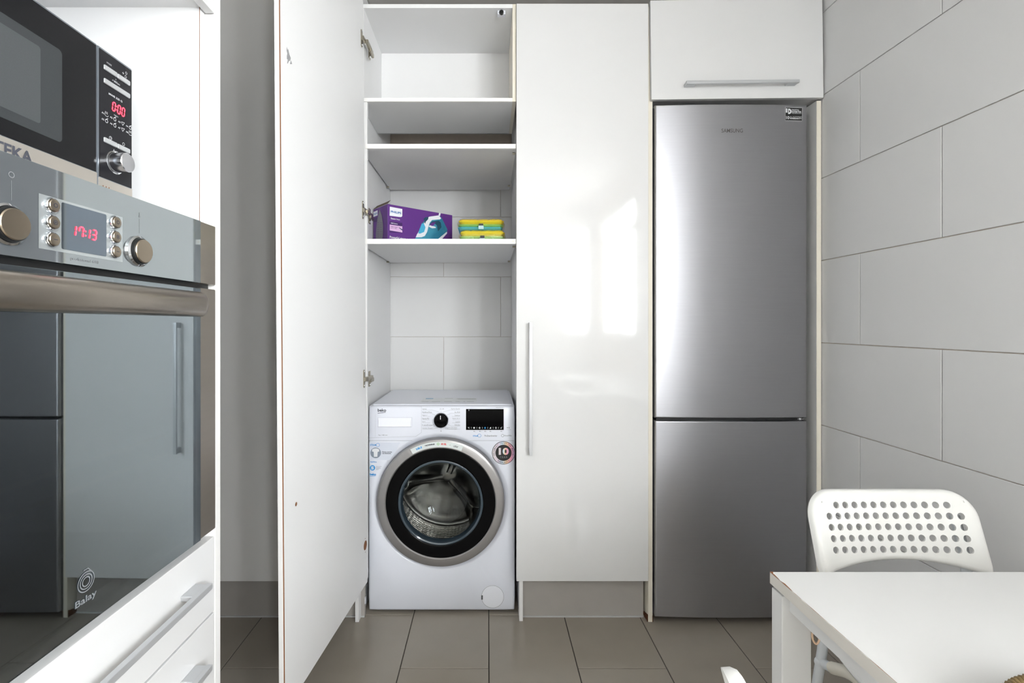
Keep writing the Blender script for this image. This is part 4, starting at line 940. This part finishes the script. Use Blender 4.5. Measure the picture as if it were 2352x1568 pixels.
# ------------------------------------------------------------------ chairs
def backrest_mesh():
    t = bmesh.new(); NCc, NR = 14, 5; pit = .0240; pv = .0243; rh = .0077
    gw, gh = NCc*pit, NR*pv; x_0 = -gw/2; HC, HM, HWd = .165, .135, .1870      # corner height, middle height, half width
    top_m = .013; y_1 = HC-top_m; y_0 = y_1-gh
    vs_ = {}
    def V(x, y):
        k_ = (round(x, 5), round(y, 5))
        if k_ not in vs_: vs_[k_] = t.verts.new((x, y, 0))
        return vs_[k_]
    for r in range(NR):
        for c_ in range(NCc):
            cx, cy = x_0+(c_+.5)*pit, y_0+(r+.5)*pv
            per = []
            for k_ in range(4): per.append((-.5+k_/4, -.5))
            for k_ in range(4): per.append((.5, -.5+k_/4))
            for k_ in range(4): per.append((.5-k_/4, .5))
            for k_ in range(4): per.append((-.5, .5-k_/4))
            O = [V(cx+a*pit, cy+b*pv) for a, b in per]
            if r == NR-1 and c_ in (0, NCc-1):
                t.faces.new(O); continue
            I = []
            for a, b in per:
                an = math.atan2(b, a); I.append(t.verts.new((cx+rh*math.cos(an), cy+rh*math.sin(an), 0)))
            for i in range(16): t.faces.new((O[i], O[(i+1) % 16], I[(i+1) % 16], I[i]))
    # border ring out to the outline
    P = []
    nb, nr_ = NCc*4, NR*4
    for i in range(nb): P.append((x_0+gw*i/nb, y_0))
    for i in range(nr_): P.append((x_0+gw, y_0+gh*i/nr_))
    for i in range(nb): P.append((x_0+gw*(1-i/nb), y_1))
    for i in range(nr_): P.append((x_0, y_1-gh*i/nr_))
    R = .055
    def outline(x, y):
        ax = abs(x)/(gw/2)
        if abs(y-y_0) < 1e-6 and ax < .999:            # arch along the bottom
            X = x*HWd/(gw/2); return (X, (HC-HM)*(1-(abs(X)/HWd)**2.0))
        if abs(y-y_1) < 1e-6:
            X = x*HWd/(gw/2)
            if abs(X) <= HWd-R: return (X, HC)
            s_ = (abs(X)-(HWd-R))/R; a = PI/2*(1-s_*.5); return (math.copysign(HWd-R+R*math.cos(a), X), HC-R+R*math.sin(a))
        f_ = (y-y_0)/gh; Y = f_*HC
        if Y <= HC-R: X = HWd
        else:
            s_ = (Y-(HC-R))/R; a = PI/4*s_; X = HWd-R+R*math.cos(a); Y = HC-R+R*math.sin(a)
        return (math.copysign(X, x), Y)
    prev = [V(*p) for p in P]; n = len(P); O = [outline(*p) for p in P]
    lay = [(.5, 0, 0), (1, 0, 0)]
    for f_, _, _ in lay:
        cur = [t.verts.new((p[0]+(o_[0]-p[0])*f_, p[1]+(o_[1]-p[1])*f_, 0)) for p, o_ in zip(P, O)]
        for i in range(n): t.faces.new((prev[i], prev[(i+1) % n], cur[(i+1) % n], cur[i]))
        prev = cur
    cxy = (0, HC*.55)
    for out, back in ((.0035, .0015), (.006, .006), (.0065, .015)):
        cur = []
        for i, o_ in enumerate(O):
            a, b = O[i-1], O[(i+1) % n]; d = Vector((b[0]-a[0], b[1]-a[1])); d = d.normalized() if d.length > 1e-9 else Vector((1, 0)); nn = Vector((d.y, -d.x))
            cur.append(t.verts.new((o_[0]+nn.x*out, o_[1]+nn.y*out, back)))
        for i in range(n): t.faces.new((prev[i], prev[(i+1) % n], cur[(i+1) % n], cur[i]))
        prev = cur
    bmesh.ops.remove_doubles(t, verts=t.verts, dist=.00004)
    # thickness: mirrored inner skin by solidify, then bend and lean
    bmesh.ops.recalc_face_normals(t, faces=t.faces)
    Rb, th = .90, math.radians(17)
    for v in t.verts:
        x, y, z = v.co; a = x/Rb
        X = (Rb-z*0)*math.sin(a)+(-math.sin(a))*(-z)*0; dep = -Rb*(1-math.cos(a))
        X = Rb*math.sin(a)+z*math.sin(a); Yb = -(Rb*(1-math.cos(a)))+z*math.cos(a)
        # local: lean about the lower edge; y up the plate
        v.co = (X, Yb*math.cos(th)+y*math.sin(th), y*math.cos(th)-Yb*math.sin(th))
    m_ = MB(); m_.add(t, Matrix.Translation((0, .145, .6045))); return m_
def arc_pts(ps, n=6):
    """Catmull-Rom through points"""
    ps = [Vector(p) for p in ps]; out = []
    for i in range(len(ps)-1):
        p0, p1, p2, p3 = ps[max(i-1, 0)], ps[i], ps[i+1], ps[min(i+2, len(ps)-1)]
        for k_ in range(n):
            s_ = k_/n; out.append(.5*((2*p1)+(p2-p0)*s_+(2*p0-5*p1+4*p2-p3)*s_*s_+(3*p1-p0-3*p2+p3)*s_**3))
    return out+[ps[-1]]
def make_chair(loc, rz, lab, grp):
    r = thing('chair', lab, 'chair', loc, rz, grp)
    b_ = obj('backrest', backrest_mesh(), M_CHAIR, r, 60, local=True)
    s_ = b_.modifiers.new('thickness', 'SOLIDIFY'); s_.thickness = .004; s_.offset = -1
    e_ = b_.modifiers.new('crisp_rims', 'EDGE_SPLIT'); e_.split_angle = math.radians(50)
    # seat: dished slab
    t = bmesh.new(); n = 16; top = []
    for j in range(n+1):
        for i in range(n+1):
            x, y = -1+2*i/n, -1+2*j/n
            # squircle mapping
            sx = x*math.sqrt(1-y*y/2*.45); sy = y*math.sqrt(1-x*x/2*.45)
            e = max(abs(x), abs(y)); z = .446-.010*(1-x*x)*(1-y*y)-(.012*max(0, (e-.86)/.14)**2)
            top.append(t.verts.new((sx*.195, sy*.180-.03, z)))
    W = n+1
    for j in range(n):
        for i in range(n): t.faces.new((top[j*W+i], top[j*W+i+1], top[(j+1)*W+i+1], top[(j+1)*W+i]))
    mb_ = MB(); mb_.add(t); so = obj('seat', mb_, M_CHAIR, r, 60, local=True)
    q = so.modifiers.new('thickness', 'SOLIDIFY'); q.thickness = .006; q.offset = -1
    for sx in (-1, 1):
        lg = MB(); lg.tube(arc_pts([(sx*.165, .190, .712), (sx*.167, .166, .62), (sx*.168, .158, .50), (sx*.170, .165, .40), (sx*.180, .205, .15), (sx*.188, .225, .003)]), .0105, 12)
        L_ = obj('leg', lg, M_TUBE, r, 60, local=True)
        fg = MB(); fg.tube(arc_pts([(sx*.170, .168, .375), (sx*.170, .130, .386), (sx*.170, .06, .418), (sx*.172, -.10, .420), (sx*.175, -.165, .408), (sx*.180, -.195, .36), (sx*.188, -.215, .18), (sx*.196, -.228, .003)]), .0105, 12)
        f_ = obj('leg', fg, M_TUBE, r, 60, local=True)
        cp_ = MB(); cp_.tube(arc_pts([(sx*.170, .132, .386), (sx*.170, .07, .414), (sx*.171, -.02, .4225), (sx*.172, -.09, .421)]), .0128, 12); obj('seat_sleeve', cp_, M_CAP, f_, 60, local=True)
        wl = MB(); wl.lathe([(0, .014), (.009, .011), (.013, .003), (.014, -.004)], Matrix.Translation((sx*.1705, .168, .374)) @ Matrix.Rotation(PI/2, 4, 'X'), 16); obj('weld', wl, M_TUBE, L_, 60, local=True)
    for yy in (-.09, .06): 
        cr = MB(); cr.tube([(-.170, yy, .4235), (.170, yy, .4235)], .008, 10); obj('crossbar', cr, M_TUBE, r, 60, local=True)
    return r
make_chair((.957, .962, 0), 0, 'white chair with perforated backrest drawn up to the far end of the table', 'white chairs around the table')
make_chair((.470, .400, 0), PI/2, 'white chair at the long table side with only its rounded backrest corner showing', 'white chairs around the table')

# woven basket on the table
bk = thing('woven_bowl', 'dark brown braided bowl lying on the white table', 'bowl', (.634, .436, TZ))
M_WIC = mat('brown_wicker', (112, 92, 56), .6, var=.45, vscale=130, bump=.4, bscale=300)
def braid(R_, z, r_, turns, n=220):
    m_ = MB()
    for s_ in range(3):
        pts = []
        for i in range(n):
            a = 2*PI*i/n; b = turns*a+s_*2*PI/3
            rr_ = R_+r_*.55*math.cos(b); pts.append(((rr_)*math.cos(a), rr_*math.sin(a), z+r_*.55*math.sin(b)))
        m_.tube(pts, r_*.52, 6, True)
    return m_
for i, (R_, z, r_) in enumerate(((.080, .006, .006), (.092, .009, .006), (.102, .016, .006), (.109, .025, .0075))):
    obj('coil', braid(R_, z, r_, 34), M_WIC, bk, 60, local=True)
obj('base_disc', MB().lathe([(0, .004), (.078, .004), (.08, .001), (0, .001)], None, 40), M_WIC, bk, 60, local=True)

# fine print stays joined
for o in bpy.data.objects:
    if o.type == 'MESH' and o.parent and any(w_ in o.name for w_ in ('lettering', 'print_steam_holes', 'panel_print', 'icons', 'sticker_blue', 'blue_print', 'vent_dots', 'scuff_mark')): o['kind'] = 'stuff'
